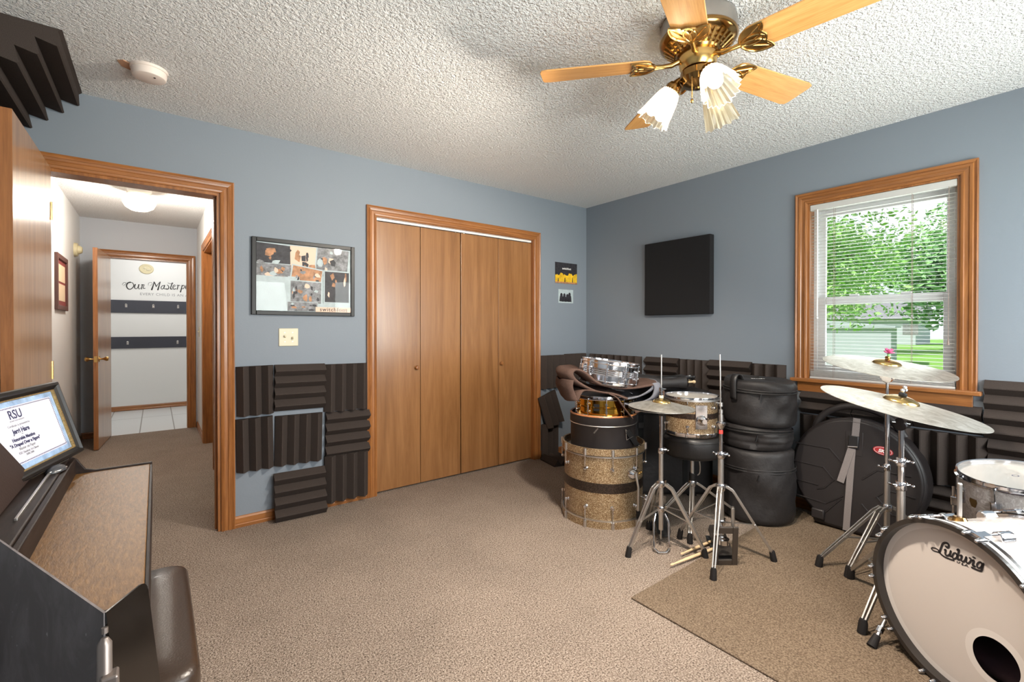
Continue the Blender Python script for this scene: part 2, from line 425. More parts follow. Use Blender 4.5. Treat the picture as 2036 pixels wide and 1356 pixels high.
w = MB(); w.box(XW-.12, 0, 0, XW, 3.74, CEIL); struct(w, 'wall_hall_west', M['hallwhite'], 'white hallway wall with the small framed picture', 'wall')
HY0, HY1 = 1.52, 2.58
w = MB(); w.box(-3.07, .115, 0, -2.95, HY0, CEIL); w.box(-3.07, HY0, 2.03, -2.95, HY1, CEIL); w.box(-3.07, HY1, 0, -2.95, 3.74, CEIL)
struct(w, 'wall_hall_east', M['hallwhite'], 'white hallway wall with the side door', 'wall')
w = MB(); IX0, IX1 = -3.90, -3.16
w.box(XW, 3.62, 0, IX0, 3.74, CEIL); w.box(IX0, 3.62, DZ, IX1, 3.74, CEIL); w.box(IX1, 3.62, 0, -3.07, 3.74, CEIL)
struct(w, 'wall_hall_north', M['hallgrey'], 'pale grey wall at the end of the hallway', 'wall')
w = MB(); w.box(-4.75, 5.6, 0, -2.3, 5.72, CEIL); struct(w, 'wall_far', M['bathwhite'], 'white wall with lettering and hook boards beyond the hallway', 'wall')
w = MB(); w.box(-4.75, 3.74, 0, -4.63, 5.6, CEIL); struct(w, 'wall_far_west', M['bathwhite'], 'white side wall of the tiled room, left', 'wall')
w = MB(); w.box(-2.45, 3.74, 0, -2.33, 5.6, CEIL); struct(w, 'wall_far_east', M['bathwhite'], 'white side wall of the tiled room, right', 'wall')
w = MB(); w.box(-4.75, 3.74, 0, XW-.12, 3.8, CEIL); w.box(-2.95, 3.74, 0, -2.33, 3.8, CEIL); struct(w, 'wall_far_south', M['bathwhite'], 'white wall of the tiled room beside its doorway', 'wall')
w = MB(); w.box(CX0-.1, .75, 0, CX1+.1, .8, CEIL); w.box(CX0-.15, .115, 0, CX0-.1, .8, CEIL); w.box(CX1+.1, .115, 0, CX1+.15, .8, CEIL); w.box(CX0-.15, .115, -.05, CX1+.15, .8, -.01)
struct(w, 'wall_closet', M['blackmatte'], 'dark closet interior behind the folding doors', 'wall')
w = MB(); w.box(-2.93, HY0-.1, 0, -2.9, HY1+.1, CEIL); struct(w, 'wall_side_room', M['hallwhite'], 'wall behind the hallway side door', 'wall')

# casings: a stepped profile swept round an opening; u outward, v out of the wall
PROF = [(0, 0), (0, .012), (.006, .016), (.014, .017), (.018, .013), (.034, .013), (.038, .017), (.050, .019), (.054, .015), (.060, .016), (.066, .02), (.072, .018), (.072, 0)]
def casing(name, a0, a1, z0, z1, place, mats, closed, label, wid=1.0):
    """place(a,z,v) -> point; three-sided (door) or four-sided (window)"""
    legs = MB(); top = MB()
    def pt(a, z, v): return place(a, z, v)
    pr = [(u*wid, v) for u, v in PROF]
    L = [[pt(a0-u, z0, v) for u, v in pr], [pt(a0-u, z1+u, v) for u, v in pr]]
    R = [[pt(a1+u, z1+u, v) for u, v in pr], [pt(a1+u, z0, v) for u, v in pr]]
    n = len(pr)
    def skin(mb, A, B): mb.add(A+B, [(i, i+1, n+i+1, n+i) for i in range(n-1)])
    skin(legs, *L); skin(legs, *R); skin(top, L[1], R[0])
    o = legs.build(name, mats[0], None, 30); tag(o, label, 'trim', kind='structure')
    t = top.build('head_casing', mats[1], o, 30)
    return o
nA = lambda a, z, v: (a, -v, z)
casing('trim_1', DX0, DX1, 0, DZ, nA, (M['oakz'], M['oakx']), 0, 'orange oak casing round the open doorway')
casing('trim_2', CX0, CX1, 0, CZ, nA, (M['oakz'], M['oakx']), 0, 'orange oak casing round the folding closet doors')
nB = lambda a, z, v: (-v, -a, z)
casing('trim_3', 2.02, 2.764, WZ0, WZ1, nB, (M['oakz'], M['oaky']), 0, 'orange oak casing round the window')
nH = lambda a, z, v: (a, 3.62-v, z)
casing('trim_4', IX0, IX1, 0, DZ, nH, (M['oakz'], M['oakx']), 0, 'oak casing at the far end of the hallway')
nR = lambda a, z, v: (-3.07-v, -a, z)
casing('trim_5', -HY1, -HY0, 0, 2.03, nR, (M['oakz'], M['oaky']), 0, 'oak casing of the hallway side door')
# jambs
j = MB(); j.box(DX0-.001, -.002, 0, DX0+.016, .117, DZ); j.box(DX1-.016, -.002, 0, DX1+.001, .117, DZ); j.box(DX0+.016, -.002, DZ-.016, DX1-.016, .117, DZ+.001)
j.box(DX1-.028, .05, 0, DX1-.016, .085, DZ-.016); j.box(DX0+.016, .05, 0, DX0+.028, .085, DZ-.016)
struct(j, 'trim_6', M['oakz'], 'oak jamb lining the open doorway', 'trim', 0, .001)
j = MB(); j.box(CX0-.001, -.002, 0, CX0+.006, .117, CZ); j.box(CX1-.006, -.002, 0, CX1+.001, .117, CZ); j.box(CX0+.006, -.002, CZ-.004, CX1-.006, .117, CZ+.001)
struct(j, 'trim_7', M['oakz'], 'oak jamb lining the closet', 'trim')
j = MB(); j.box(IX0-.001, 3.618, 0, IX0+.016, 3.742, DZ); j.box(IX1-.016, 3.618, 0, IX1+.001, 3.742, DZ); j.box(IX0+.016, 3.618, DZ-.016, IX1-.016, 3.742, DZ+.001)
struct(j, 'trim_8', M['oakz'], 'oak jamb at the far end of the hallway', 'trim')
j = MB(); j.box(-3.072, HY0-.001, 0, -2.95, HY0+.016, 2.03); j.box(-3.072, HY1-.016, 0, -2.95, HY1+.001, 2.03); j.box(-3.072, HY0+.016, 2.014, -2.95, HY1-.016, 2.031)
struct(j, 'trim_9', M['oakz'], 'oak jamb of the hallway side door', 'trim')
# baseboards
BP = [(0, 0), (.014, 0), (.014, .018), (.011, .022), (.0135, .036), (.011, .05), (.0125, .056), (.006, .066), (0, .068)]
def baseboard(name, a, b, nrm, mat, label):
    a = Vector((*a, 0)); b_ = Vector((*b, 0)); n = Vector((*nrm, 0)); m = MB(); k = len(BP)
    A = [tuple(a+n*u+Vector((0, 0, z))) for u, z in BP]; B = [tuple(b_+n*u+Vector((0, 0, z))) for u, z in BP]
    m.add(A+B, [(i, i+1, k+i+1, k+i) for i in range(k-1)]+[tuple(range(k)), tuple(range(k, 2*k))[::-1]])
    o = m.build(name, mat, None, 30); tag(o, label, 'baseboard', kind='structure')
baseboard('baseboard_north', (DX1+.072, 0), (CX0-.072, 0), (0, -1), M['oakx'], 'oak baseboard between the doorway and the closet')
baseboard('baseboard_corner', (CX1+.072, 0), (0, 0), (0, -1), M['oakx'], 'oak baseboard between the closet and the corner')
baseboard('baseboard_east', (0, YS), (0, 0), (-1, 0), M['oaky'], 'oak baseboard along the window wall')
baseboard('baseboard_west', (XW, YS), (XW, 0), (1, 0), M['oaky'], 'oak baseboard behind the piano')
baseboard('baseboard_hall_west', (XW, .115), (XW, 3.62), (1, 0), M['oaky'], 'oak baseboard on the left of the hallway')
baseboard('baseboard_hall_east', (-3.07, HY1+.072), (-3.07, 3.62), (-1, 0), M['oaky'], 'oak baseboard at the far right of the hallway')
baseboard('baseboard_hall_near', (-3.07, .115), (-3.07, HY0-.072), (-1, 0), M['oaky'], 'oak baseboard at the near right of the hallway')
baseboard('baseboard_hall_end', (XW, 3.62), (IX0-.072, 3.62), (0, -1), M['oakx'], 'oak baseboard left of the far hallway doorway')
baseboard('baseboard_far', (-4.6, 5.6), (-2.5, 5.6), (0, -1), M['oakx'], 'oak baseboard in the tiled room')

# bedroom door, open at right angles along the left
d = thing('door_1', 'flush wooden door standing open beside the piano', 'door', T(-3.9075, -.01, .012), kind='structure')
b_ = MB(); b_.box(-.0165, -.787, 0, .0175, 0, 2.018); b_.build('door_leaf', M['doorwalnut'], d, 0, .002)
b_ = MB(); b_.box(-.0166, -.7885, 0, .0172, -.786, 2.018); b_.build('edge_band', M['dooredge'], d, 0)
for z in (.2, 1.0, 1.8):
    h = MB(); h.M = T(.018, -.006, z); h.tube([(0, 0, -.045), (0, 0, .045)], .006, 8); h.build('hinge', M['brass'], d)
for s_ in (1, -1):
    k = MB(); k.M = T(.018 if s_ > 0 else -.017, -.725, .9) @ Ry(s_*PI/2); k.lathe([(0, .052), (.02, .05), (.026, .04), (.02, .028), (.01, .02), (.01, .006), (.028, .004), (.028, 0)], 20); k.build('knob', M['brass'], d)
# closet folding doors
def bifold(name, x0, xm, x1, label, knobx, kz):
    r = thing(name, label, 'door', T(0, 0, 0), kind='structure')
    for a, c in ((x0, xm), (xm, x1)):
        b = MB(); b.box(a+.002, .028, .012, c-.002, .06, 2.008); b.build('door_leaf', M['door'], r, 0, .0015)
    k = MB(); k.M = T(knobx, .028, kz) @ Rx(PI/2); k.lathe([(0, .028), (.012, .027), (.0165, .02), (.014, .012), (.008, .006), (.009, 0)], 20); k.build('knob', M['oakz'], r)
    return r
bifold('door_2', CX0+.006, -1.838, -1.4745, 'left pair of folding wooden closet doors', -1.872, .915)
bifold('door_3', -1.4685, -1.085, CX1-.006, 'right pair of folding wooden closet doors', -1.06, .91)
t_ = thing('closet_track', 'white metal track above the folding closet doors', 'door track', T(0, 0, 0), kind='structure')
b_ = MB(); b_.box(CX0+.008, .024, 2.014, CX1-.008, .05, 2.031); b_.build('rail', M['white'], t_, 0, .002)
b_ = MB()
for x in (CX0+.03, -1.51, -1.43, CX1-.03): b_.M = T(x, .044, 2.0); b_.tube([(0, 0, 0), (0, 0, .02)], .004, 8)
b_.build('pivot_pins', M['steel'], t_)
# door at the end of the hall, opened toward us
d = thing('door_4', 'wooden door standing open at the end of the hallway', 'door', T(-3.895, 3.60, .01), kind='structure')
b_ = MB(); b_.box(-.018, -.72, 0, .018, 0, 2.01)
d.matrix_world = T(-3.893, 3.605, .01) @ Rz(math.radians(-4.5))
b_.build('door_leaf', M['doorwalnut'], d, 0, .002)
b_ = MB(); b_.box(-.0183, -.7215, 0, .0183, -.7195, 2.01); b_.build('edge_band', M['oakz'], d, 0)
for s_ in (1, -1):
    k = MB(); k.M = T(s_*.018, -.665, .90) @ Ry(s_*PI/2); k.lathe([(0, .075), (.018, .072), (.024, .058), (.017, .044), (.01, .03), (.009, .008), (.03, .005), (.03, 0)], 20); k.build('knob', M['brass'], d)
b_ = MB(); b_.box(-.012, -.7235, .87, .012, -.7214, .93); b_.build('latch_plate', M['brass'], d, 0)
d = thing('door_5', 'closed wooden door on the right of the hallway', 'door', T(-2.99, 0, .01), kind='structure')
b_ = MB(); b_.box(0, HY0+.018, 0, .035, HY1-.018, 2.0); b_.build('door_leaf', M['door'], d, 0, .002)
d.location = (-3.0, 0, .01)

# window: vinyl double hung unit, oak stool and apron
win = thing('window_1', 'white double hung window looking on the garden', 'window', T(0, 0, 0), kind='structure')
fr = MB(); X0, X1 = .075, .135
for (y0, y1, z0, z1) in ((WY0, WY0+.035, WZ0, WZ1), (WY1-.035, WY1, WZ0, WZ1), (WY0+.035, WY1-.035, WZ1-.045, WZ1), (WY0+.035, WY1-.035, WZ0, WZ0+.035)):
    fr.box(X0, y0, z0, X1, y1, z1)
fr.build('window_frame', M['vinyl'], win, 0, .003)
def sash(name, y0, y1, z0, z1, x0, x1, bw, bt, bb):
    s_ = MB(); s_.box(x0, y0, z0, x1, y0+bw, z1); s_.box(x0, y1-bw, z0, x1, y1, z1); s_.box(x0, y0+bw, z1-bt, x1, y1-bw, z1); s_.box(x0, y0+bw, z0, x1, y1-bw, z0+bb)
    o = s_.build('sash', M['vinyl'], win, 0, .003)
    g = MB(); xm = (x0+x1)/2; g.box(xm-.002, y0+bw-.004, z0+bb-.004, xm+.002, y1-bw+.004, z1-bt+.004); g.build('pane', M['glass'], o, 0)
    return o
mid = 1.40
sash('upper', WY0+.03, WY1-.03, mid-.02, WZ1-.04, .105, .128, .042, .045, .045)
lo = sash('lower', WY0+.03, WY1-.03, WZ0+.03, mid+.03, .078, .102, .05, .05, .06)
for y in (-2.52, -2.26):
    l = MB(); l.box(.07, y-.025, mid+.03, .088, y+.025, mid+.042); l.build('sash_lock', M['vinyl'], win, 0, .002)
rv = MB(); rv.box(-.002, WY0-.001, WZ0, .076, WY0+.012, WZ1); rv.box(-.002, WY1-.012, WZ0, .076, WY1+.001, WZ1); rv.box(-.002, WY0+.012, WZ1-.012, .076, WY1-.012, WZ1+.001)
rv.build('jamb_liner', M['oakz'], win, 0)
st = MB(); st.box(-.05, WY0-.09, WZ0-.022, .08, WY1+.09, WZ0+.002); so = st.build('trim_10', M['oaky'], None, 0, .005, 3); tag(so, 'oak window stool under the window', 'window sill', kind='structure')
ap = MB(); ap.box(-.016, WY0-.055, WZ0-.088, 0, WY1+.055, WZ0-.022); ao = ap.build('trim_11', M['oaky'], None, 0, .003); tag(ao, 'oak apron below the window stool', 'trim', kind='structure')
# south windows: one behind the viewer, one added behind the kit for fill daylight
for nm, tn, xa, xb, lab in (('window_2', 'trim_12', SX0, SX1, 'window in the wall behind the viewer'), ('window_added', 'trim_13', SX2, SX3, 'added fill-light window behind the drum kit')):
    w2 = thing(nm, lab, 'window', T(0, 0, 0), kind='structure')
    fr = MB(); ys0, ys1 = YS-.1, YS-.04
    for (x0, x1, z0, z1) in ((xa, xa+.05, SZ0, SZ1), (xb-.05, xb, SZ0, SZ1), (xa+.05, xb-.05, SZ1-.05, SZ1), (xa+.05, xb-.05, SZ0, SZ0+.05), (xa+.05, xb-.05, 1.37, 1.41)):
        fr.box(x0, ys0, z0, x1, ys1, z1)
    fr.build('window_frame', M['vinyl'], w2, 0, .003)
    g = MB(); g.box(xa+.04, YS-.072, SZ0+.04, xb-.04, YS-.068, SZ1-.04); g.build('pane', M['glass'], w2, 0)
    casing(tn, xa, xb, SZ0, SZ1, lambda a, z, v: (a, YS+v, z), (M['oakz'], M['oakx']), 0, 'oak casing of the '+lab)

# blind
bl = thing('window_blind', 'white slatted mini blind hanging open in the window', 'blind', T(-.016, 0, 0))
h = MB(); h.box(.012, WY0+.014, WZ1-.052, .042, WY1-.014, WZ1-.014); h.build('headrail', M['slat'], bl, 0, .003)
s_ = MB(); ang = math.radians(1); z = .945; ns = 0
while z < WZ1-.07:
    dx = .0125*math.cos(ang); dz = .0125*math.sin(ang)
    v = []
    for y in (WY0+.018, WY1-.018):
        for i in range(5):
            u = -1+i*.5; v.append((.027+u*dx, y, z+u*dz+.0018*(1-u*u)))
    s_.add(v, [(i, i+1, 6+i, 5+i) for i in range(4)]); z += .0213; ns += 1
s_.build('slats', M['slat'], bl, 60)
s_ = MB()
for i in range(7): s_.box(.014, WY0+.018, .898+i*.006, .040, WY1-.018, .9005+i*.006)
s_.box(.013, WY0+.016, .888, .041, WY1-.016, .898)
s_.build('bottom_rail', M['slat'], bl, 0)
for y in (-2.56, -2.17):
    c = MB(); c.tube([(.0145, y, .89), (.0145, y, WZ1-.05)], .0011, 6); c.tube([(.0395, y, .89), (.0395, y, WZ1-.05)], .0011, 6); c.build('ladder_cord', M['cord'], bl)
c = MB(); c.tube([(.006, WY1-.06, 1.30), (.006, WY1-.06, WZ1-.05)], .0045, 6); c.ball((.006, WY1-.06, 1.29), .008); c.build('tilt_wand', M['white'], bl)
c = MB(); c.tube([(.007, WY0+.045, 1.16), (.007, WY0+.045, WZ1-.05)], .0012, 6); c.tube([(.007, WY0+.045, 1.13), (.007, WY0+.045, 1.165)], [.006, .002], 8); c.build('pull_cord', M['cord'], bl)

# ---------------------------------------------------------------- outside
GZ = -.5
g = MB(); g.box(.15, -60, GZ-.2, 90, 80, GZ); o = g.build('lawn', M['grass'], None, 0); tag(o, 'sunlit green lawn seen through the window', 'lawn', kind='structure')
g = MB(); g.box(-60, -60, GZ-.2, .15, -4.5, GZ); o = g.build('lawn_rear', M['grass'], None, 0); tag(o, 'green lawn behind the house', 'lawn', kind='structure')
def tree(x, y, h, r, mat, n, trunk_r, label, zc=None, leaf=.16, flat=.8, seed=1):
    rnd = random.Random(seed)
    t = thing('garden_tree', label, 'tree', T(x, y, GZ), group='trees beyond the window')
    k = MB(); k.tube([(0, 0, 0), (.05, 0, h*.3), (-.04, .06, h*.6), (0, 0, h*.85)], [trunk_r, trunk_r*.8, trunk_r*.55, trunk_r*.2], 8)
    for i in range(7):
        a = rnd.random()*6.28; q = h*(.35+.06*i); k.tube([(0, 0, q), (r*.35*math.cos(a), r*.35*math.sin(a), q+h*.1), (r*.7*math.cos(a), r*.7*math.sin(a), q+h*.16)], [trunk_r*.4, trunk_r*.22, trunk_r*.08], 6)
    k.build('trunk', M['bark'], t)
    c = MB(); zc = zc or h*.62
    blobs = [(rnd.uniform(-.6, .6)*r, rnd.uniform(-.6, .6)*r, zc+rnd.uniform(-.5, .5)*h*.55*flat, rnd.uniform(.3, .55)*r) for _ in range(13)]
    for i in range(n):
        bx, by, bz, br = rnd.choice(blobs); d = Vector((rnd.gauss(0, 1), rnd.gauss(0, 1), rnd.gauss(0, 1))).normalized()*br*rnd.random()**.4
        p = Vector((bx, by, bz))+d; s = leaf*rnd.uniform(.6, 1.4)
        a = Vector((rnd.gauss(0, 1), rnd.gauss(0, 1), rnd.gauss(0, .6))).normalized(); b = a.cross(Vector((rnd.gauss(0, 1), rnd.gauss(0, 1), rnd.gauss(0, 1)))).normalized()
        c.add([tuple(p-a*s), tuple(p+b*s*.45), tuple(p+a*s), tuple(p-b*s*.45)], [(0, 1, 2, 3)])
    c.build('crown', mat, t, 0)
tree(13.5, 2.5, 9.5, 3.1, M['leaf1'], 15000, .2, 'bright green leafy tree nearest the left of the window', 5.6, .085, 1, 3)
tree(25.5, -.4, 9.5, 2.6, M['leaf2'], 9000, .16, 'slender darker tree at the right of the window view', 5.6, .11, 1, 5)
tree(34, 9.5, 10, 4.4, M['leaf3'], 8000, .25, 'pale green tree behind the white shed', 5.6, .17, 1, 8)
tree(44, 2.2, 9, 5.2, M['leaf2'], 6000, .28, 'broad dark tree standing far back on the right', 4.4, .3, .9, 11)
tree(72, 24, 15, 6, M['leaf1'], 4200, .3, 'tall tree far behind the shed on the left', 6.6, .36, 1, 14)
tree(34, -4.6, 6, 3.4, M['leaf1'], 5000, .2, 'low rounded tree by the right edge of the window view', 2.6, .22, .8, 17)
hb = thing('garden_shed', 'long low white shed on the lawn', 'shed', frame((20.5, 8.4, GZ), (.17, -.985, 0), (.985, .17, 0), (0, 0, 1)))
b_ = MB(); b_.box(0, 0, 0, 6, 4, 1.78); b_.build('wall', M['siding'], hb, 0)
rf = MB(); rf.M = Rx(PI/2); rf.prism([(-.15, 1.78), (3, 2.1), (6.15, 1.78), (6.15, 1.72), (-.15, 1.72)], -4.15, .15); rf.build('roof', M['siding'], hb, 0)
hb = thing('neighbour_house', 'white house with a grey roof beyond the lawn', 'house', frame((56, 18.5, GZ), (0, -1, 0), (1, 0, 0), (0, 0, 1)))
b_ = MB(); b_.box(0, 0, 0, 10, 6, 2.7); b_.build('wall', M['siding'], hb, 0)
rf = MB(); rf.M = frame((0, 0, 0), (0, 1, 0), (0, 0, 1), (1, 0, 0)); rf.prism([(-.5, 2.6), (3, 4.4), (6.5, 2.6)], -.4, 10.4); rf.build('roof', M['roofgrey'], hb, 0)
for x in (2, 5.5, 9):
    b_ = MB(); b_.box(x, -.04, 1.0, x+1.2, .0, 2.1); b_.build('window', M['roofgrey'], hb, 0)

# ---------------------------------------------------------------- acoustic foam
FOAM = {}
def foam_mesh(w, l, n, h=.055, base=.012):
    """wedge tile: ridges run along y, n ridges across x, sticks out along z"""
    key = (round(w, 3), round(l, 3), n)
    if key in FOAM: return FOAM[key]
    prof = [(-w/2, 0), (-w/2, base)]
    p = w/n
    for i in range(n):
        x = -w/2+i*p
        prof += [(x+p*.46, h), (x+p*.54, h)]
        prof.append((x+p, base))
    prof.append((w/2, 0))
    mb = MB(); mb.M = Rx(PI/2); mb.prism([(x, z) for x, z in prof], -l/2, l/2)
    me = bpy.data.meshes.new('acoustic_foam'); me.from_pydata([(x, y, z) for x, y, z in mb.v], [], mb.f); me.materials.append(M['foam']); me.update()
    FOAM[key] = me; return me
def foam(wall, c, w, l, n, horiz, label, rot=0, tilt=0, group=None, lift=0):
    o = bpy.data.objects.new('acoustic_foam_panel', foam_mesh(w, l, n)); COL.objects.link(o)
    if wall == 'n':
        B = frame((c[0], -lift, c[1]), (0, 0, -1), (1, 0, 0), (0, -1, 0)) if horiz else frame((c[0], -lift, c[1]), (1, 0, 0), (0, 0, 1), (0, -1, 0))
    elif wall == 'e':
        B = frame((-lift, c[0], c[1]), (0, 0, 1), (0, 1, 0), (-1, 0, 0)) if horiz else frame((-lift, c[0], c[1]), (0, -1, 0), (0, 0, 1), (-1, 0, 0))
    else: B = wall
    o.matrix_world = B @ Rx(tilt) @ Rz(rot)
    tag(o, label, 'acoustic foam', group or 'foam wedge panels on the walls'); return o
D_ = math.radians
foam('n', (-2.985, .834), .205, .305, 3, 0, 'narrow upright-ribbed foam panel at the top beside the door casing', D_(.6))
foam('n', (-2.725, .836), .298, .308, 4, 1, 'foam panel with level ribs at the top directly below the light switch', D_(-1))
foam('n', (-2.425, .813), .298, .322, 4, 0, 'upright-ribbed foam panel at the top against the closet casing', D_(-.5))
foam('n', (-2.988, .502), .205, .325, 3, 0, 'narrow upright-ribbed foam panel beside the door casing in the middle row', D_(.8))
foam('n', (-2.732, .497), .29, .318, 4, 0, 'upright-ribbed foam panel in the centre of the block between door and closet', D_(-1.2))
foam('n', (-2.417, .490), .312, .30, 4, 1, 'foam panel with level ribs in the middle row against the closet casing', D_(-.8))
o = foam(frame((-2.735, -.052, .148), (0, -.17, -.985), (1, -.06, 0), (-.06, -.985, .17)), (0, 0), .3, .305, 4, 1, 'foam panel with level ribs leaning on the floor below the block', D_(0))
foam('n', (-2.427, .195), .298, .315, 4, 0, 'upright-ribbed foam panel low down in the corner by the closet casing', D_(-.4), lift=.014)
foam('n', (-.472, .806), .305, .312, 4, 0, 'upright-ribbed foam panel right of the closet casing')
foam('n', (-.168, .812), .29, .31, 4, 0, 'upright-ribbed foam panel on the closet wall next to the corner')
foam('n', (-.53, .458), .22, .305, 3, 0, 'foam panel hanging askew to the right of the closet', D_(17), D_(-6), lift=.045)
foam('n', (-.52, .168), .20, .30, 3, 0, 'upright-ribbed foam panel by the floor right of the closet', lift=.014)
foam(frame((-.545, -.20, .001), (1, 0, 0), (0, 1, 0), (0, 0, 1)), (0, 0), .29, .25, 4, 0, 'foam panel lying flat on the carpet by the closet', D_(-12))
TOP = .811
for (y, w, l, n, hz, lab) in ((-.215, .305, .306, 4, 0, 'first upright-ribbed foam panel from the corner under the blue window wall'),
                       (-.53, .31, .306, 4, 0, 'upright-ribbed foam panel behind the chrome snare on the window wall'),
                       (-.90, .30, .325, 4, 1, 'foam panel with level ribs below the left half of the black square panel'),
                       (-1.20, .26, .306, 4, 0, 'upright-ribbed foam panel below the right half of the black square panel'),
                       (-1.495, .31, .325, 4, 1, 'foam panel with level ribs just left of the stacked drum bags'),
                       (-1.775, .23, .306, 3, 0, 'upright-ribbed foam panel above the stacked drum bags')):
    foam('e', (y, TOP+(.006 if hz else 0)), w, l, n, hz, lab)
for (y, w, l, n, hz, lab) in ((-1.20, .26, .306, 4, 0, 'upright-ribbed foam panel in the lower row behind the gold tom'),
                       (-1.495, .305, .325, 4, 0, 'upright-ribbed foam panel in the lower row left of the drum bags')):
    foam('e', (y, .49), w, l, n, hz, lab)
for (y, l, lab) in ((-2.135, .29, 'half foam panel with level ribs under the left end of the window sill'), (-2.43, .29, 'half foam panel with level ribs under the middle of the window sill'), (-2.716, .275, 'half foam panel with level ribs under the right end of the window sill')):
    foam('e', (y, .728), .148, l, 2, 1, lab)
foam('e', (-2.135, .50), .305, .29, 4, 0, 'upright-ribbed foam panel below the window, left, behind the black cymbal case')
foam('e', (-2.43, .50), .305, .29, 4, 0, 'upright-ribbed foam panel below the window, hidden mostly by the black cymbal case')
foam('e', (-2.725, .50), .305, .29, 4, 0, 'upright-ribbed foam panel below the window, right of the black cymbal case')
foam('e', (-2.70, .19), .305, .325, 4, 1, 'foam panel with level ribs near the floor right of the black cymbal case')
foam('e', (-3.015, .797), .305, .305, 4, 1, 'foam panel with level ribs just right of the window')
foam('e', (-3.03, .49), .305, .305, 4, 1, 'foam panel with level ribs behind the white tom')
foam('e', (-3.32, .797), .305, .30, 4, 1, 'foam panel with level ribs at the far right edge of the view')
th = D_(43); pf_ = [(-3.772, 2.439), (-3.785, 2.428)]; wx, wz = -math.cos(th), -math.sin(th); nx_, nz_ = math.sin(th), -math.cos(th)
for k in range(5):
    for (ds, h) in ((.034, .055), (.042, .055), (.078, 0)):
        q = .078*k+ds; pf_.append((-3.795+q*wx+h*nx_, 2.436+q*wz+h*nz_))
pf_ = [p for p in pf_ if p[0] > XW+.004]+[(XW+.001, 2.06), (XW+.001, 2.439)]
t_ = MB(); t_.prism(pf_, 0, .64); t_.v = [(x, -.65+z, y) for x, y, z in t_.v]
o = t_.build('acoustic_corner_foam', M['foam'], None, 0); tag(o, 'long ridged foam wedge filling the corner of ceiling and wall above the open door', 'acoustic foam', 'foam wedge panels on the walls')
# flat fabric panel
p = MB(); p.box(-.058, -1.362, 1.333, .001, -.752, 1.957); o = p.build('sound_absorber', M['fabric'], None, 30, .006, 3); tag(o, 'square black cloth covered panel hung on the blue window wall', 'acoustic panel')

# ---------------------------------------------------------------- things on the wall
# smoke detector
o = thing('smoke_detector', 'round off-white smoke detector on the ceiling', 'smoke detector', T(-3.495, -.5, CEIL) @ Rx(PI))
b_ = MB(); b_.lathe([(0, .012), (.071, .012), (.073, 0)], 40); b_.build('mounting_plate', M['detector'], o)
b_ = MB(); b_.lathe([(0, .046), (.052, .046), (.063, .042), (.067, .034), (.068, .012)], 40); b_.build('cover', M['detector'], o)
b_ = MB(); b_.M = T(.02, .028, .046); b_.lathe([(0, .002), (.004, .002), (.005, 0)], 12); b_.build('test_button', M['blackmatte'], o)
b_ = MB(); b_.prism([(-.03, .055), (-.045, .075), (-.02, .105), (.03, .11), (.045, .085), (.02, .06)], 0, .004); st_ = b_.build('bare_patch', M['stain'], o, 0)
st_.rotation_euler = (0, 0, D_(100)); st_['label'] = 'bare brownish patch of ceiling beside the cover'
# framed poster
ps = thing('framed_poster', 'black framed band poster collage on the blue wall above the light switch', 'poster', frame((-2.686, 0, 1.548), (1, 0, 0), (0, 0, 1), (0, -1, 0)))
ps.matrix_world = ps.matrix_world @ Rz(D_(-.3))
W_, H_ = .638, .486
f = MB()
for (x0, y0, x1, y1) in ((-W_/2, -H_/2, -W_/2+.026, H_/2), (W_/2-.026, -H_/2, W_/2, H_/2), (-W_/2+.026, H_/2-.026, W_/2-.026, H_/2), (-W_/2+.026, -H_/2, W_/2-.026, -H_/2+.026)): f.box(x0, y0, 0, x1, y1, .022)
f.build('frame', M['glossblack'], ps, 0, .003)
pr_ = MB(); pr_.mat = 0; pr_.box(-W_/2+.02, -H_/2+.02, .004, W_/2-.02, H_/2-.02, .008)
def patch(cx, cy, w, h, rot, ins, mat, lift):
    pr_.M = T(cx, cy, .008+lift) @ Rz(D_(rot)); pr_.mat = 0
    pr_.add([(-w/2, -h/2, 0), (w/2, -h/2, 0), (w/2, h/2, 0), (-w/2, h/2, 0)], [(0, 1, 2, 3)])
    pr_.mat = mat; a, b2 = w/2-ins, h/2-ins
    pr_.add([(-a, -b2, .0003), (a, -b2, .0003), (a, b2, .0003), (-a, b2, .0003)], [(0, 1, 2, 3)])
    rnd = random.Random(int(cx*1000)+int(cy*777))
    for i in range(9):
        x, y = rnd.uniform(-a*.8, a*.8), rnd.uniform(-b2*.7, b2*.7); r1, r2, t0 = rnd.uniform(.1, .35)*a, rnd.uniform(.15, .5)*b2, rnd.random()*3
        pr_.mat = rnd.choice([1, 2, 3, 4, 0, 2, 3]); k = rnd.choice([4, 5, 6, 7])
        pts = []
        for q in range(k):
            an = 2*PI*q/k+t0; s_ = rnd.uniform(.5, 1)
            pts.append((max(-a, min(a, x+r1*s_*math.cos(an))), max(-b2, min(b2, y+r2*s_*math.sin(an))), .0006+.0001*i))
        pr_.add(pts, [tuple(range(k))])
patch(-.185, .135, .24, .165, -2, .009, 2, .0010); patch(-.195, .03, .215, .115, 0, .004, 1, .0014)
patch(-.005, .125, .20, .19, 1, .009, 4, .0012); patch(.17, .118, .225, .215, -4, .009, 1, .0020)
patch(.005, .02, .20, .12, -8, .008, 3, .0030); patch(-.075, -.09, .07, .20, 0, .003, 0, .0034); patch(.0, -.09, .205, .155, -1, .007, 1, .0040)
patch(.20, -.045, .18, .225, 0, .009, 2, .0045); patch(-.02, -.185, .19, .065, 0, .003, 1, .0050)
pr_.M = T(0, 0, .0135); pr_.mat = 5; pr_.add([(.06, -.217, 0), (W_/2-.024, -.217, 0), (W_/2-.024, -.184, 0), (.06, -.184, 0)], [(0, 1, 2, 3)])
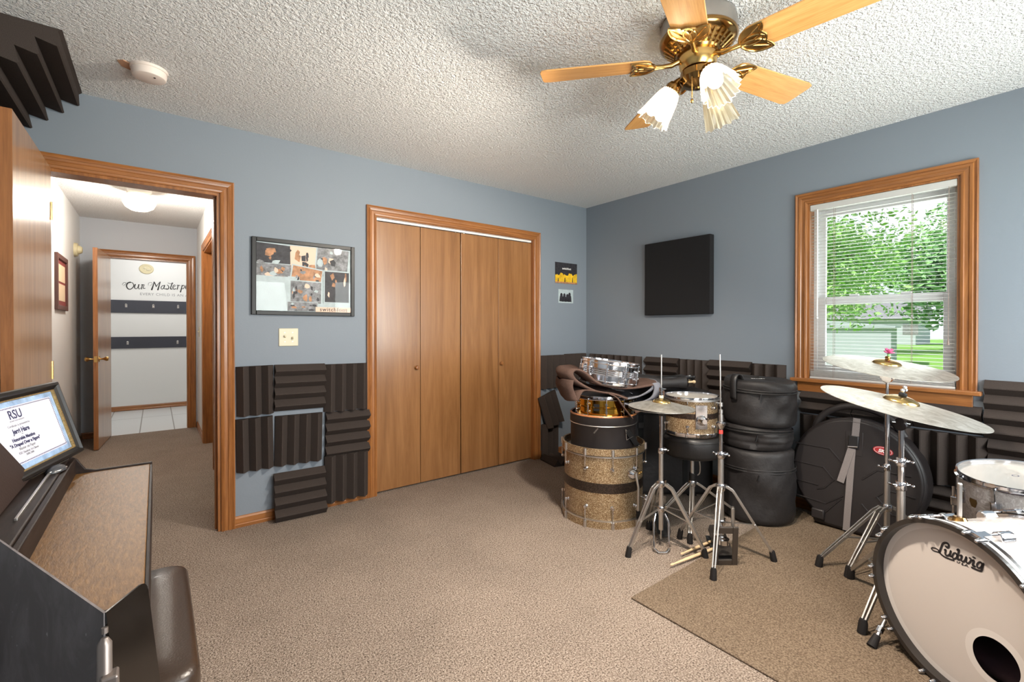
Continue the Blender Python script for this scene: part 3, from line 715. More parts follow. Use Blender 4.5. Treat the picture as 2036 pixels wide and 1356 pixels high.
pr_.M = T(0, 0, .0132); pr_.mat = 0; pr_.add([(-.295, -.215, 0), (-.095, -.215, 0), (-.095, .005, 0), (-.295, .005, 0)], [(0, 1, 2, 3)])  # pale quad paints a window reflection over the lower left of the print
pr_.build('print', [M['lightpr'], M['greypr'], M['darkpr'], M['orangepr'], M['skinpr'], M['skinpr']], ps, 0)
text('switchfoot', .036, M['ink'], ps, T(.178, -.2, .0140), 'lettering', 'CENTER', .0003, 0, .0003, 1.18)
g = MB(); g.box(-W_/2+.02, -H_/2+.02, .0155, W_/2-.02, H_/2-.02, .017); g.build('glass', M['frontglass'], ps, 0)
# double switch plate
sw = thing('light_switch', 'ivory double toggle switch plate under the framed poster', 'light switch', frame((-2.792, 0, 1.163), (1, 0, 0), (0, 0, 1), (0, -1, 0)))
b_ = MB(); b_.box(-.058, -.0575, 0, .058, .0575, .006); b_.build('plate', M['ivory'], sw, 30, .003, 3)
for x, s_ in ((-.023, 1), (.023, -1)):
    b_ = MB(); b_.M = T(x, s_*.003, .006) @ Rx(D_(-28*s_)); b_.box(-.005, -.006, -.004, .005, .006, .014); k = b_.build('toggle', M['ivory'], sw, 0, .0015)
    for y in (-.03, .03):
        b_ = MB(); b_.M = T(x, y, .006); b_.lathe([(0, .0012), (.003, .0008), (.0034, 0)], 10); b_.build('screw', M['steel'], sw)
# two flyers
fl = thing('flyer', 'small black and yellow band flyer on the wall right of the closet', 'flyer', frame((-.283, -.0006, 1.757), (1, 0, 0), (0, 0, 1), (0, -1, 0)), 'flyers right of the closet')
b_ = MB(); b_.mat = 0; b_.quad((-.15, -.102, 0), (.15, -.102, 0), (.15, .102, 0), (-.15, .102, 0)); b_.quad((.15, -.102, -.0012), (-.15, -.102, -.0012), (-.15, .102, -.0012), (.15, .102, -.0012))
for (a, c) in (((-.15, -.102), (.15, .102)),): pass
b_.add([(-.15, -.102, 0), (.15, -.102, 0), (.15, -.102, -.0012), (-.15, -.102, -.0012), (-.15, .102, 0), (.15, .102, 0), (.15, .102, -.0012), (-.15, .102, -.0012)], [(0, 3, 2, 1), (4, 5, 6, 7), (0, 4, 7, 3), (1, 2, 6, 5)])
b_.mat = 1; rn = random.Random(4); top = [(-.148+.296*i/24, -.012+rn.uniform(-.014, .018), .0004) for i in range(25)]
b_.add(top+[(.148, -.085, .0004), (-.148, -.085, .0004)], [tuple(range(27))])
b_.mat = 0
for x, h in ((-.11, .035), (-.02, .04), (.085, .045)):
    b_.add([(x-.006, -.085, .0007), (x+.007, -.085, .0007), (x+.005, -.085+h, .0007), (x-.003, -.085+h, .0007)], [(0, 1, 2, 3)])
b_.mat = 2; b_.add([(-.148, -.1, .0004), (.148, -.1, .0004), (.148, -.085, .0004), (-.148, -.085, .0004)], [(0, 1, 2, 3)])
b_.build('print', [M['darkpr'], M['yellow'], M['orangepr']], fl, 0)
text('switchfoot', .028, M['badgewhite'], fl, T(.005, .045, .0009), 'lettering', 'CENTER', .0003, 0, .0006)
fl = thing('flyer', 'small black and white photo print below the yellow flyer', 'flyer', frame((-.288, -.0006, 1.532), (1, 0, 0), (0, 0, 1), (0, -1, 0)), 'flyers right of the closet')
b_ = MB(); b_.mat = 0; b_.box(-.1, -.066, -.0012, .1, .066, 0)
rn = random.Random(9); b_.mat = 1
for x in (-.06, -.02, .02, .05):
    y = rn.uniform(.0, .02)
    b_.add([(x+.017*math.cos(k*.63), y+.022*math.sin(k*.63), .0004) for k in range(10)], [tuple(range(10))])
    b_.add([(x-.028, -.05, .0005), (x+.028, -.055, .0005), (x+.022, y-.012, .0005), (x-.02, y-.008, .0005)], [(0, 1, 2, 3)])
b_.build('print', [M['lightpr'], M['darkpr']], fl, 0)

# ---------------------------------------------------------------- hallway things
lt = thing('ceiling_light', 'lit round globe light on the hallway ceiling', 'ceiling light', T(-3.585, 1.92, CEIL) @ Rx(PI))
b_ = MB(); b_.lathe([(0, 0), (.088, 0), (.086, .03), (.07, .05), (0, .05)], 36); b_.build('base', M['white'], lt)
b_ = MB(); b_.lathe([(.06, .046), (.095, .062), (.118, .1), (.118, .128), (.1, .165), (.06, .19), (0, .2)], 40); b_.build('globe', M['globe'], lt)
ch = thing('door_chime', 'round yellowed alarm sounder high on the left hallway wall', 'alarm', frame((XW-.001, 3.18, 2.02), (0, 1, 0), (0, 0, 1), (1, 0, 0)))
b_ = MB(); b_.lathe([(0, .03), (.062, .03), (.068, .024), (.07, 0)], 32); b_.build('base', M['cream'], ch)
b_ = MB(); b_.lathe([(0, .066), (.03, .062), (.042, .045), (.045, .03)], 28); b_.build('dome', M['cream'], ch)
pf = thing('framed_picture', 'small dark framed picture with a red mat on the left hallway wall', 'picture', frame((XW, 2.28, 1.61), (0, 1, 0), (0, 0, 1), (1, 0, 0)))
b_ = MB()
for (x0, y0, x1, y1) in ((-.28, -.235, -.24, .235), (.24, -.235, .28, .235), (-.24, .195, .24, .235), (-.24, -.235, .24, -.195)): b_.box(x0, y0, 0, x1, y1, .022)
b_.build('frame', M['framered'], pf, 0, .003)
b_ = MB(); b_.box(-.245, -.2, .002, .245, .2, .008); b_.build('mat', M['matred'], pf, 0)
b_ = MB(); b_.box(-.2, -.155, .008, .2, -.01, .0095); b_.box(-.2, .01, .008, .2, .155, .0095); b_.build('print', M['matteparch'], pf, 0)
sw = thing('light_switch', 'single white switch plate on the right hallway wall', 'light switch', frame((-3.07, 3.23, 1.175), (0, -1, 0), (0, 0, 1), (-1, 0, 0)))
b_ = MB(); b_.box(-.036, -.058, 0, .036, .058, .006); b_.build('plate', M['ivory'], sw, 30, .003)
b_ = MB(); b_.box(-.005, -.004, .006, .005, .012, .018); b_.build('toggle', M['ivory'], sw, 0, .001)
pl = thing('wall_plaque', 'oval cream plaque above the lettering on the white far wall', 'plaque', frame((-3.584, 5.6, 2.105), (1, 0, 0), (0, 0, 1), (0, -1, 0)))
b_ = MB(); b_.M = Matrix.Diagonal((1, .86, 1, 1)); b_.lathe([(0, .012), (.055, .012), (.06, .016), (.078, .016), (.086, .01), (.088, 0)], 40); b_.build('disc', M['cream'], pl)
b_ = MB(); b_.M = Matrix.Diagonal((1, .86, 1, 1)); b_.ball((-.018, .012, .012), .02, 12, 6, (1, 1, .3)); b_.ball((.022, -.012, .012), .024, 12, 6, (1.2, .8, .3)); b_.build('relief', M['ivory'], pl)
wl = thing('wall_lettering', 'black script words painted over grey capitals on the white far wall', 'lettering', frame((0, 5.598, 0), (1, 0, 0), (0, 0, 1), (0, -1, 0)))
def hx(cx, cy):
    u = cx/7.14+220; v = cy/7.14+510
    return (-3.864+(u-243)*.006047, 1.83-(v-570)*.0074+(u-243)*.000316)
S_ = MB()
def ws(pts, w): stroke(S_, [hx(*p) for p in pts], w)
ws([(165, 405), (185, 375), (215, 378), (205, 400), (180, 415)], .004)
ws([(275, 370), (240, 380), (222, 420), (240, 460), (275, 468), (310, 440), (318, 405), (300, 375), (270, 372)], (.017, .006))
ws([(340, 400), (330, 440), (345, 462), (370, 450), (388, 405)], (.013, .006)); ws([(390, 402), (382, 445), (395, 465), (415, 450)], (.012, .005))
ws([(420, 410), (438, 400), (432, 430), (425, 465)], (.006, .012)); ws([(436, 415), (455, 402), (465, 412)], .008); ws([(455, 420), (450, 455), (475, 455)], .009)
ws([(520, 412), (525, 380), (560, 370), (575, 395), (545, 418)], .004)
ws([(600, 365), (590, 410), (568, 475)], (.008, .02)); ws([(602, 365), (618, 395), (632, 430)], (.014, .012)); ws([(632, 430), (662, 390), (690, 362)], (.007, .01)); ws([(690, 362), (672, 420), (655, 478)], (.01, .018))
ws([(745, 415), (718, 420), (700, 450), (718, 468), (745, 440), (752, 412)], .009); ws([(752, 412), (742, 452), (762, 466), (775, 455)], (.012, .006))
ws([(790, 405), (812, 430), (806, 462), (780, 468)], (.008, .014)); ws([(865, 375), (845, 430), (838, 462), (858, 466)], (.012, .014)); ws([(800, 378), (840, 388), (880, 382)], .006)
ws([(880, 440), (905, 425), (900, 405), (880, 415), (872, 445), (885, 468), (915, 462)], (.006, .012))
ws([(930, 415), (948, 408), (944, 440), (936, 470)], (.006, .013)); ws([(948, 425), (965, 410), (978, 418)], .008)
ws([(1010, 410), (1000, 460), (985, 512)], (.01, .016)); ws([(1008, 425), (1035, 410), (1045, 435), (1028, 462), (1005, 460)], .009)
ws([(1070, 415), (1062, 450), (1075, 470), (1090, 460)], (.013, .007)); ws([(1080, 392), (1081, 394)], .012)
ws([(1110, 440), (1135, 425), (1130, 405), (1110, 415), (1104, 445), (1118, 468), (1150, 460)], (.006, .012))
ws([(1195, 412), (1165, 425), (1160, 455), (1185, 468), (1210, 455)], .01); ws([(1220, 440), (1245, 425), (1240, 405), (1220, 415), (1214, 445), (1228, 468), (1260, 460)], (.006, .012))
S_.build('script_words', M['ink'], wl, 0)
text('EVERY CHILD IS AN ARTIST', .055, M['inkgrey'], wl, T(-3.31+.02, 1.727, .0003), 'small_capitals', 'CENTER', .0003, 0, 0, 1.12)
def hooks(z0, z1, xs, zs, label):
    r = thing('coat_rack', label, 'coat rack', frame((0, 5.601, 0), (1, 0, 0), (0, 0, 1), (0, -1, 0)), 'black hook boards on the far wall')
    b = MB(); b.box(-4.3, z0, 0, -2.75, z1, .02); b.build('board', M['rack'], r, 0, .002)
    for x in xs:
        h = MB(); h.M = T(x, zs, .02); h.box(-.012, -.022, 0, .012, .026, .004)
        h.tube([(0, .012, .004), (0, .014, .03), (0, .026, .045)], [.006, .006, .008], 8); h.tube([(0, -.01, .004), (0, -.018, .022), (0, -.004, .03)], [.005, .005, .006], 8)
        h.build('hook', M['steel'], r)
hooks(1.443, 1.63, (-4.13, -3.82, -3.503, -3.2, -2.9), 1.545, 'upper black hook board below the wall lettering')
hooks(.918, 1.088, (-4.13, -3.805, -3.209, -2.9), .995, 'lower black hook board with two hooks in view')

# ---------------------------------------------------------------- ceiling fan
FC = (-1.763, -2.258)
fan = thing('ceiling_fan', 'brass ceiling fan with five oak blades and glass shades', 'ceiling fan', T(FC[0], FC[1], 0))
b_ = MB(); b_.lathe([(0, 2.44), (.138, 2.44), (.143, 2.425), (.143, 2.375)], 48); b_.build('canopy', M['silvercan'], fan)
b_ = MB(); b_.lathe([(.143, 2.376), (.147, 2.37), (.147, 2.362), (.14, 2.352), (.118, 2.338), (.112, 2.336), (.11, 2.326), (.1, 2.324), (.098, 2.316), (.086, 2.314), (.08, 2.306), (0, 2.306)], 56)
b_.build('motor_housing', M['antique'], fan)
b_ = MB()
for i in range(30):
    a = 2*PI*i/30; b_.M = Rz(a); b_.bar((.088, 0, 2.313), (.128, 0, 2.343), .009, .006)
b_.build('vent_fins', M['brass'], fan)
b_ = MB(); b_.lathe([(0, 2.31), (.072, 2.31), (.074, 2.296), (.068, 2.262), (.06, 2.25), (0, 2.25)], 40); b_.build('switch_housing', M['brass'], fan)
BZ = 2.283
for k in range(5):
    a = D_(131.6-72*k)
    pit = Rz(a) @ T(0, 0, BZ) @ Rx(D_(-11))
    bl_ = MB(); r0, r1 = .19, .625; pts = []
    for (x, y) in ((r0, -.052), (r0+.02, -.062), (r1-.03, -.072), (r1-.006, -.066), (r1, -.05), (r1, .05), (r1-.006, .066), (r1-.03, .072), (r0+.02, .062), (r0, .052), (r0-.012, .03), (r0-.012, -.03)): pts.append((x, y))
    bl_.prism(pts, 0, .006)
    bo = bl_.build('blade', M['blade'], fan, 0, .001); bo.matrix_local = pit
    ir = MB()
    ir.tube([(.062, 0, .012), (.1, 0, -.004), (.135, 0, -.006), (.165, 0, -.006)], [.011, .010, .008, .010], 10)
    # three leaf petals
    for (ang_, ln, wd) in ((0, .09, .022), (34, .118, .03), (-34, .118, .03)):
        ir.M = T(.16, 0, -.004) @ Rz(D_(ang_))
        out = [(ln*t, wd*math.sin(PI*t)**.8, 0) for t in [i/12 for i in range(13)]]
        loop = out+[(x, -y, 0) for x, y, z in out[::-1][1:-1]]
        ir.tube([(x, y, -.003) for x, y, z in out], .0038, 6); ir.tube([(x, -y, -.003) for x, y, z in out], .0038, 6)
        ir.add([(x, y, -.0015) for x, y, z in loop], [tuple(range(len(loop)))[::-1]])
        ir.tube([(0, 0, -.003), (ln*.85, 0, -.003)], .002, 5)
    ir.M = T(.16, 0, -.004); c_ = [(.118*math.cos(D_(34)), .118*math.sin(D_(34)), -.003), (.082, .036, -.003), (.092, 0, -.003), (.082, -.036, -.003), (.118*math.cos(D_(34)), -.118*math.sin(D_(34)), -.003)]
    ir.tube(spline(c_, 5), .004, 6)
    io = ir.build('blade_iron', M['brass'], bo, 40)
lk = MB(); lk.lathe([(0, 2.252), (.05, 2.252), (.066, 2.24), (.068, 2.215), (.056, 2.195), (.03, 2.184), (.012, 2.18), (.01, 2.174), (0, 2.173)], 40); lk.build('light_fitter', M['antique'], fan)
LAMPS = []
for k, (az, lit) in enumerate(((117, 1), (237, 1), (-3, 0))):
    a = D_(az); dv = Vector((math.cos(a), math.sin(a), 0)); tl = D_(36)
    ax = (dv*math.sin(tl)+Vector((0, 0, -1))*math.cos(tl)).normalized()
    p0 = Vector((0, 0, 2.224))+dv*.045; p1 = Vector((0, 0, 2.220))+dv*.075
    arm = MB(); arm.tube([p0, (p0+p1)/2+Vector((0, 0, .004)), p1, p1+ax*.02], [.014, .013, .014, .022], 12)
    A = align(p1+ax*.012, ax)
    arm.M = A; arm.lathe([(0, 0), (.026, 0), (.032, .012), (.034, .03), (.03, .032)], 28)
    ao = arm.build('lamp_arm', M['antique'], fan)
    sh = MB(); sh.M = A @ Matrix.Diagonal((1.05, 1.05, 1.08, 1))
    nfl = 20
    def wob(an, r, z, j):
        t = (z-.02)/.12
        amp = .0018+.0035*max(0, t)**2
        return r*(1+amp/r*math.cos(nfl*an)), z+(.004*math.cos(nfl/2*an) if j in (7, 8) else 0)
    pr_ = [(.029, .022), (.034, .032), (.042, .05), (.048, .075), (.053, .1), (.0565, .122), (.0595, .138), (.062, .147), (.0605, .147), (.058, .138), (.055, .122), (.0515, .1), (.0465, .075), (.0405, .05), (.0325, .032)]
    sh.lathe(pr_, 80, False, wob); so_ = sh.build('glass_shade', M['shade'], fan, 60)
    bu = MB(); bu.M = A; bu.lathe([(.012, .03), (.014, .045), (.026, .068), (.029, .085), (.024, .104), (.012, .114), (0, .116)], 20)
    bb = bu.build('bulb', M['bulb' if lit else 'unlit'], so_)
    so_['label'] = 'glowing fluted glass shade' if lit else 'unlit fluted glass shade'
    if lit: LAMPS.append(((A @ T(0, 0, .155)).to_translation()+Vector((FC[0], FC[1], 0)), ax))
pc = MB()
pz = Vector((.058*math.cos(D_(190)), .058*math.sin(D_(190)), 2.2))
for i in range(14): pc.ball((pz.x, pz.y, pz.z-.006*i), .0028, 8, 5)
pc.lathe([(0, 0)], 3) if 0 else None
pc.M = T(pz.x, pz.y, pz.z-.1); pc.lathe([(0, .018), (.004, .014), (.006, .004), (.004, 0), (0, 0)], 12); pc.build('pull_chain', M['brass'], fan)

# ---------------------------------------------------------------- piano, bench, certificate, stand
PX0, PX1, PN, PS = -4.09, -3.487, -1.15, -2.25
pn = thing('digital_piano', 'dark walnut console piano with its keyboard lid closed', 'piano', T(0, 0, 0))
b_ = MB(); b_.box(-3.70, PS+.03, .715, PX1-.007, PN-.012, .737); b_.build('keyboard_lid', M['lid'], pn, 0, .002)
b_ = MB(); b_.box(-3.76, PS, .60, PX1, PS+.03, .745); b_.build('cheek', M['piano'], pn, 0, .004)
b_ = MB(); b_.prism([(-3.76, .60), (PX1, .60), (PX1, .742), (-3.64, .742), (-3.665, .750), (-3.685, .785), (-3.705, .799), (-3.76, .80)], 0, .012)
b_.v = [(x, PN-z, y) for (x, y, z) in b_.v]; b_.build('cheek', M['piano'], pn, 0, .002)
b_ = MB(); b_.box(PX1-.0068, PS+.03, .60, PX1, PN-.012, .7365); b_.build('key_slip', M['piano'], pn, 0, .001)
b_ = MB(); b_.box(-3.75, PS+.03, .60, PX1-.012, PN-.012, .714); b_.build('key_bed', M['piano'], pn, 0)
b_ = MB(); b_.box(PX0, PS, .62, -3.775, PN, .795); b_.box(-3.775, PS+.0301, .62, -3.703, PN-.0121, .795); b_.build('case_top', M['piano'], pn, 0, .004)
b_ = MB(); b_.box(-3.703, PS+.0302, .70, -3.688, PN-.0122, .792); b_.build('lid_rail', M['piano'], pn, 0, .003)
b_ = MB(); b_.box(-3.727, -1.78, .7945, -3.721, -1.25, .801); b_.build('trim_strip', M['steel'], pn, 0, .001)
for y in (PS, PN-.03):
    b_ = MB(); b_.box(-4.06, y, 0, -3.80, y+.03, .62); b_.box(-3.80, y, 0, -3.52, y+.03, .035); b_.box(-3.55, y, .03, -3.515, y+.03, .60); b_.build('side_leg', M['piano'], pn, 0, .003)
b_ = MB(); b_.box(-4.0, PS+.03, .16, -3.98, PN-.03, .60); b_.build('back_panel', M['piano'], pn, 0)
b_ = MB(); b_.box(-3.98, PS+.03, .03, -3.86, PN-.03, .11); b_.build('pedal_rail', M['piano'], pn, 0, .003)
for y in (-1.64, -1.71, -1.78):
    b_ = MB(); b_.box(-3.86, y-.012, .05, -3.74, y+.012, .062); b_.build('pedal', M['brass'], pn, 0, .003)
rs = MB(); ta = D_(15)
rs.M = frame((-3.757, -1.375, .797), (0, -1, 0), (-math.sin(ta), 0, math.cos(ta)), (math.cos(ta), 0, math.sin(ta)))
rs.prism([(0, 0), (.72, 0), (.72, .17), (.18, .17)], -.012, 0); rs.build('music_rest', M['restleather'], pn, 0, .004)
# bench
bn = thing('piano_bench', 'black padded leather piano bench pushed under the keyboard', 'bench', T(-3.57, -1.765, 0))
b_ = MB(); hw, hl, r = .17, .30, .05; pts = []
for (cx, cy, a0) in ((hw-r, hl-r, 0), (-hw+r, hl-r, 90), (-hw+r, -hl+r, 180), (hw-r, -hl+r, 270)):
    for i in range(7): pts.append((cx+r*math.cos(D_(a0+i*15)), cy+r*math.sin(D_(a0+i*15))))
rings = [(.97, .40), (1.0, .41), (1.012, .43), (1.012, .452), (1.0, .468), (.97, .478), (.9, .484), (.7, .488), (.35, .49)]
n = len(pts); v = []; fc = []
for k, z in rings:
    v += [(x*k if abs(k) < .9 else x-(1-k)*.17*(1 if x > 0 else -1), y*k if abs(k) < .9 else y-(1-k)*.17*(1 if y > 0 else -1), z) for x, y in pts]
for j in range(len(rings)-1):
    for i in range(n): fc.append((j*n+i, j*n+(i+1) % n, (j+1)*n+(i+1) % n, (j+1)*n+i))
fc.append(tuple((len(rings)-1)*n+i for i in range(n))); fc.append(tuple(range(n))[::-1])
b_.add(v, fc); cu_ = b_.build('cushion', M['leather'], bn, 60)
b_ = MB(); lp = [(x-.002*(1 if x > 0 else -1), y-.002*(1 if y > 0 else -1), .4675) for x, y in pts]; b_.tube(lp+[lp[0]], .0028, 6); b_.build('piping', M['leather'], cu_)
b_ = MB(); b_.box(-.15, -.28, .33, .15, .28, .402); b_.build('apron', M['black'], bn, 0, .003)
for sx in (-1, 1):
    for sy in (-1, 1):
        b_ = MB(); b_.bar((sx*.13, sy*.255, 0), (sx*.13, sy*.255, .34), .036, .036, (1, 0, 0)); b_.build('leg', M['black'], bn, 0, .003)
# certificate
ct = D_(16); bq = Vector((.255, .967, 0)); nq = Vector((.967, -.255, 0))
uq = Vector((0, 0, 1))*math.cos(ct)-nq*math.sin(ct); zq = bq.cross(uq)
CW, CH = .48, .252
ce = thing('framed_certificate', 'black and gold framed award certificate propped on the piano', 'certificate', frame(Vector((-3.679, -1.125, .8025))-bq*CW, bq, uq, zq))
b_ = MB(); fw = .026
fp = [(0, -.012), (0, .004), (.004, .012), (.012, .014), (.016, .008), (fw, .002), (fw, -.012)]
def rectsweep(mb, prof, x0, y0, x1, y1):
    n = len(prof); v = []
    for (sx, sy, cx, cy) in ((1, 1, x0, y0), (-1, 1, x1, y0), (-1, -1, x1, y1), (1, -1, x0, y1)):
        v += [(cx+sx*u, cy+sy*u, h) for u, h in prof]
    mb.add(v, [(k*n+i, ((k+1) % 4)*n+i, ((k+1) % 4)*n+i+1, k*n+i+1) for k in range(4) for i in range(n-1)])
rectsweep(b_, fp, 0, 0, CW, CH); b_.box(.002, .002, -.013, CW-.002, CH-.002, -.0115); b_.build('frame', M['glossblack'], ce, 20)
b_ = MB(); rectsweep(b_, [(fw-.003, -.004), (fw-.002, .003), (fw+.002, .002), (fw+.003, -.004)], 0, 0, CW, CH); b_.build('gold_edge', M['goldtrim'], ce, 20)
b_ = MB(); b_.box(fw, fw, -.0105, CW-fw, CH-fw, -.006); b_.build('mat', M['matblue'], ce, 0)
b_ = MB(); b_.box(.048, .044, -.006, CW-.048, CH-.044, -.0052); cp = b_.build('certificate_paper', M['paper'], ce, 0)
b_ = MB(); mx0, my0, mx1, my1 = .052, .048, CW-.052, CH-.048
def dots(xa, ya, xb, yb, nn):
    for i in range(nn):
        t = (i+.5)/nn; x, y = xa+(xb-xa)*t, ya+(yb-ya)*t; b_.add([(x-.0022, y-.0018, -.0049), (x+.0022, y-.0012, -.0049), (x+.0016, y+.002, -.0049), (x-.001, y+.0022, -.0049)], [(0, 1, 2, 3)])
dots(mx0, my0, mx1, my0, 60); dots(mx0, my1, mx1, my1, 60); dots(mx0, my0, mx0, my1, 28); dots(mx1, my0, mx1, my1, 28); b_.build('border_pattern', M['inkblue'], cp, 0)
cxm = CW-.248
for (tx, sz, y, mt, bd) in (('RSU', .036, .183, 'inkblue', .0005), ('ROGERS STATE UNIVERSITY', .0055, .166, 'inkgrey', 0), ('Certificate is presented to', .0098, .153, 'inkgrey', 0), ('Jerri Hare', .0195, .136, 'inkblue', .0006),
                        ('for', .006, .1255, 'inkgrey', 0), ('Honorable Mention', .0138, .1135, 'inkblue', .0005), ('"A Draped Over a Figure"', .0138, .099, 'inkblue', .0005), ('Master on Paper', .0118, .086, 'inkgrey', .0002),
                        ('RSU Student Art Show', .0104, .074, 'inkgrey', .0001), ('2008-2009', .009, .065, 'inkgrey', .0001)):
    text(tx, sz, M[mt], cp, T(cxm, y, -.0046), 'lettering', 'CENTER', .0001, 0, bd)
g = MB(); g.box(fw+.002, fw+.002, -.0036, CW-fw-.002, CH-fw-.002, -.0030); g.build('glass', M['frontglass'], ce, 0)
b_ = MB(); b_.bar((CW/2, .16, -.014), (CW/2, .022, -.075), .05, .004, (0, 0, 1)); b_.build('easel_back', M['blackmatte'], ce, 0)
# mouse
ms = thing('computer_mouse', 'small black mouse lying on the piano below the certificate', 'mouse', T(-3.714, -1.335, .796) @ Rz(D_(76)))
b_ = MB(); b_.ball((0, 0, .0), .021, 20, 12, (1.8, 1, .8)); b_.v = [(x, y, max(z, .0)) for x, y, z in b_.v]; b_.build('shell', M['mouse'], ms, 60)
b_ = MB(); b_.tube([(-.036, 0, .005), (-.02, -.018, .005), (.02, -.018, .005), (.037, 0, .005)], .0014, 6); b_.build('trim_line', M['steel'], ms)
# folding music stand in the foreground
sd = thing('music_stand', 'black folding music stand with a bent desk close to the viewer', 'music stand', T(-3.52, -2.603, 0))
ZT = .917
def panel(dx, dy, ln, h, name, mat, lean):
    d_ = Vector((dx, dy, 0)).normalized(); o_ = Vector((0, 0, ZT)); nrm = Vector((d_.y, -d_.x, 0))
    up_ = (Vector((0, 0, 1))+lean).normalized(); nn = d_.cross(up_).normalized()
    b = MB(); b.M = frame(o_, d_, nn, up_)
    b.prism([(0, 0), (ln, 0)], 0, 0) if 0 else None
    rr = .012
    poly = [(0, 0)]+[(ln-rr+rr*math.sin(D_(i*15)), -rr+rr*math.cos(D_(i*15))) for i in range(7)]+[(ln, -h), (0, -h)]
    b2 = MB(); b2.M = frame(o_, d_, up_, nn); b2.prism([(p[0], p[1]) for p in poly], -.0012, .0012)
    return b2.build(name, mat, sd, 0)
panel(-.39, .92, .375, .30, 'desk', M['desk'], Vector((-.004, .03, 0)))
panel(.52, .86, .066, .30, 'side_wing', M['wing'], Vector((-.10, .10, 0)))
b_ = MB(); b_.tube([(.0, -.004, ZT-.014), (.0, -.0045, ZT-.02)], .003, 8); b_.tube([(.0, -.006, ZT-.024), (.0, -.007, ZT-.03), (.0, -.016, ZT-.30)], [.003, .0065, .0075], 14); b_.build('hinge_tube', M['tubegrey'], sd)
b_ = MB(); b_.box(-.003, -.022, ZT-.085, .012, -.004, ZT-.06); b_.build('clamp', M['tubegrey'], sd, 0, .002)
b_ = MB(); b_.tube([(0, -.016, ZT-.29), (0, -.016, .12)], .011, 14); b_.build('post', M['black'], sd)
for k in range(3):
    a = D_(270+(-62, 0, 62)[k]); b_ = MB(); b_.tube([(0, -.016, .30), (.12*math.cos(a), -.016+.12*math.sin(a), .14), (.26*math.cos(a), -.016+.26*math.sin(a), .008)], .008, 10); b_.build('leg', M['black'], sd)

# ---------------------------------------------------------------- rug and drums
RZ = .008
o = MB(); o.box(-1.78, -3.7, 0.0005, -.08, -1.95, RZ); r_ = o.build('floor_rug', M['rug'], None, 0, .003); tag(r_, 'flat brown rug under the drum kit', 'rug')

def shell(mb, R, z0, z1, th=.006, n=64): mb.lathe([(R, z0), (R, z1), (R-th, z1), (R-th, z0)], n, True)
def steel_hoop(mb, R, z, up=1, n=64):
    """pressed triple flange hoop, lip turned outward"""
    mb.lathe([(R+.001, z), (R+.012, z), (R+.013, z+up*.003), (R+.004, z+up*.006), (R+.003, z+up*.018), (R+.008, z+up*.021), (R+.0075, z+up*.0235), (R+.001, z+up*.022), (R, z+up*.008)], n, True)
def drum_lug(parent, R, a, zc, h, w, mat, style, zt, zb, rodr=.0028):
    """lug casing on the shell with its tension rods up to zt and down to zb"""
    m = MB(); m.M = Rz(a)
    if style == 'tube':
        for z in (zc-h/2, zc+h/2):
            m.M = Rz(a) @ T(R, 0, z) @ Ry(PI/2); m.lathe([(0, .018), (.007, .018), (.008, .014), (.006, .004), (.009, 0)], 14)
        m.M = Rz(a); m.tube([(R+.013, 0, zc-h/2-.008), (R+.013, 0, zc+h/2+.008)], .0058, 12)
    elif style == 'box':
        m.M = Rz(a)
        m.prism([(R-.001, -w/2), (R+.012, -w/2), (R+.02, -w/4), (R+.02, w/4), (R+.012, w/2), (R-.001, w/2)], zc-h/2, zc+h/2)
    elif style == 'ball':
        m.M = Rz(a) @ T(R, 0, zc) @ Ry(PI/2); m.lathe([(0, .021), (.007, .02), (.0105, .013), (.008, .006), (.011, 0)], 16)
    lo = m.build('lug', mat, parent, 40)
    for z in (zt, zb):
        if z is None: continue
        r = MB(); r.M = Rz(a); za = zc+(h/2 if z > zc else -h/2); x = R+.0125
        r.tube([(x, 0, za), (x, 0, z)], rodr, 8)
        s_ = 1 if z > zc else -1; r.tube([(x, 0, z-s_*.004), (x, 0, z+s_*.006)], .005, 8)
        r.build('tension_rod', M['chrome'], lo)
    return lo

# --- champagne sparkle bass drum standing on end
R = .254; HB = .485
bd = thing('bass_drum', 'champagne sparkle bass drum with a dark band standing on its end', 'drum', T(-1.13, -1.215, 0) @ Rz(D_(8)))
b_ = MB(); shell(b_, R, .03, HB-.03); b_.build('shell', M['gold'], bd)
b_ = MB(); shell(b_, R+.0015, .212, .272, .001); b_.build('inlay_band', M['dark_sparkle'], bd)
for z, nm in ((.0, 'lower_hoop'), (HB-.042, 'upper_hoop')):
    b_ = MB(); shell(b_, R+.014, z, z+.042, .011); ho = b_.build(nm, M['gold'], bd)
    b_ = MB(); zz = .046 if z == 0 else HB-.05; b_.lathe([(R+.012, zz-.004), (R+.012, zz+.004), (R+.002, zz+.004), (R+.002, zz-.004)], 64, True); b_.build('flesh_hoop', M['steel'], ho)
b_ = MB(); b_.disc(R+.003, HB-.045); b_.build('drum_head', M['head'], bd, 0)
for i in range(10):
    a = 2*PI*i/10+.17
    for z0, z1, s_ in ((.36, HB, 1), (.125, 0, -1)):
        lo = MB(); lo.M = Rz(a) @ T(R, 0, z0) @ Ry(PI/2); lo.lathe([(0, .024), (.008, .023), (.0115, .015), (.007, .007), (.012, 0)], 16)
        lu = lo.build('lug', M['chrome'], bd)
        r = MB(); r.M = Rz(a); r.tube([(R+.0185, 0, z0), (R+.0185, 0, z1-s_*.03)], .003, 8); r.build('tension_rod', M['chrome'], lu)
        c = MB(); c.M = Rz(a); zc = z1-s_*.02
        c.prism([(R+.002, -.009), (R+.022, -.009), (R+.026, -.004), (R+.026, .004), (R+.022, .009), (R+.002, .009)], min(zc-s_*.022, zc+s_*.019), max(zc-s_*.022, zc+s_*.019)); c.build('claw', M['steel'], lu)
sa = D_(-103)
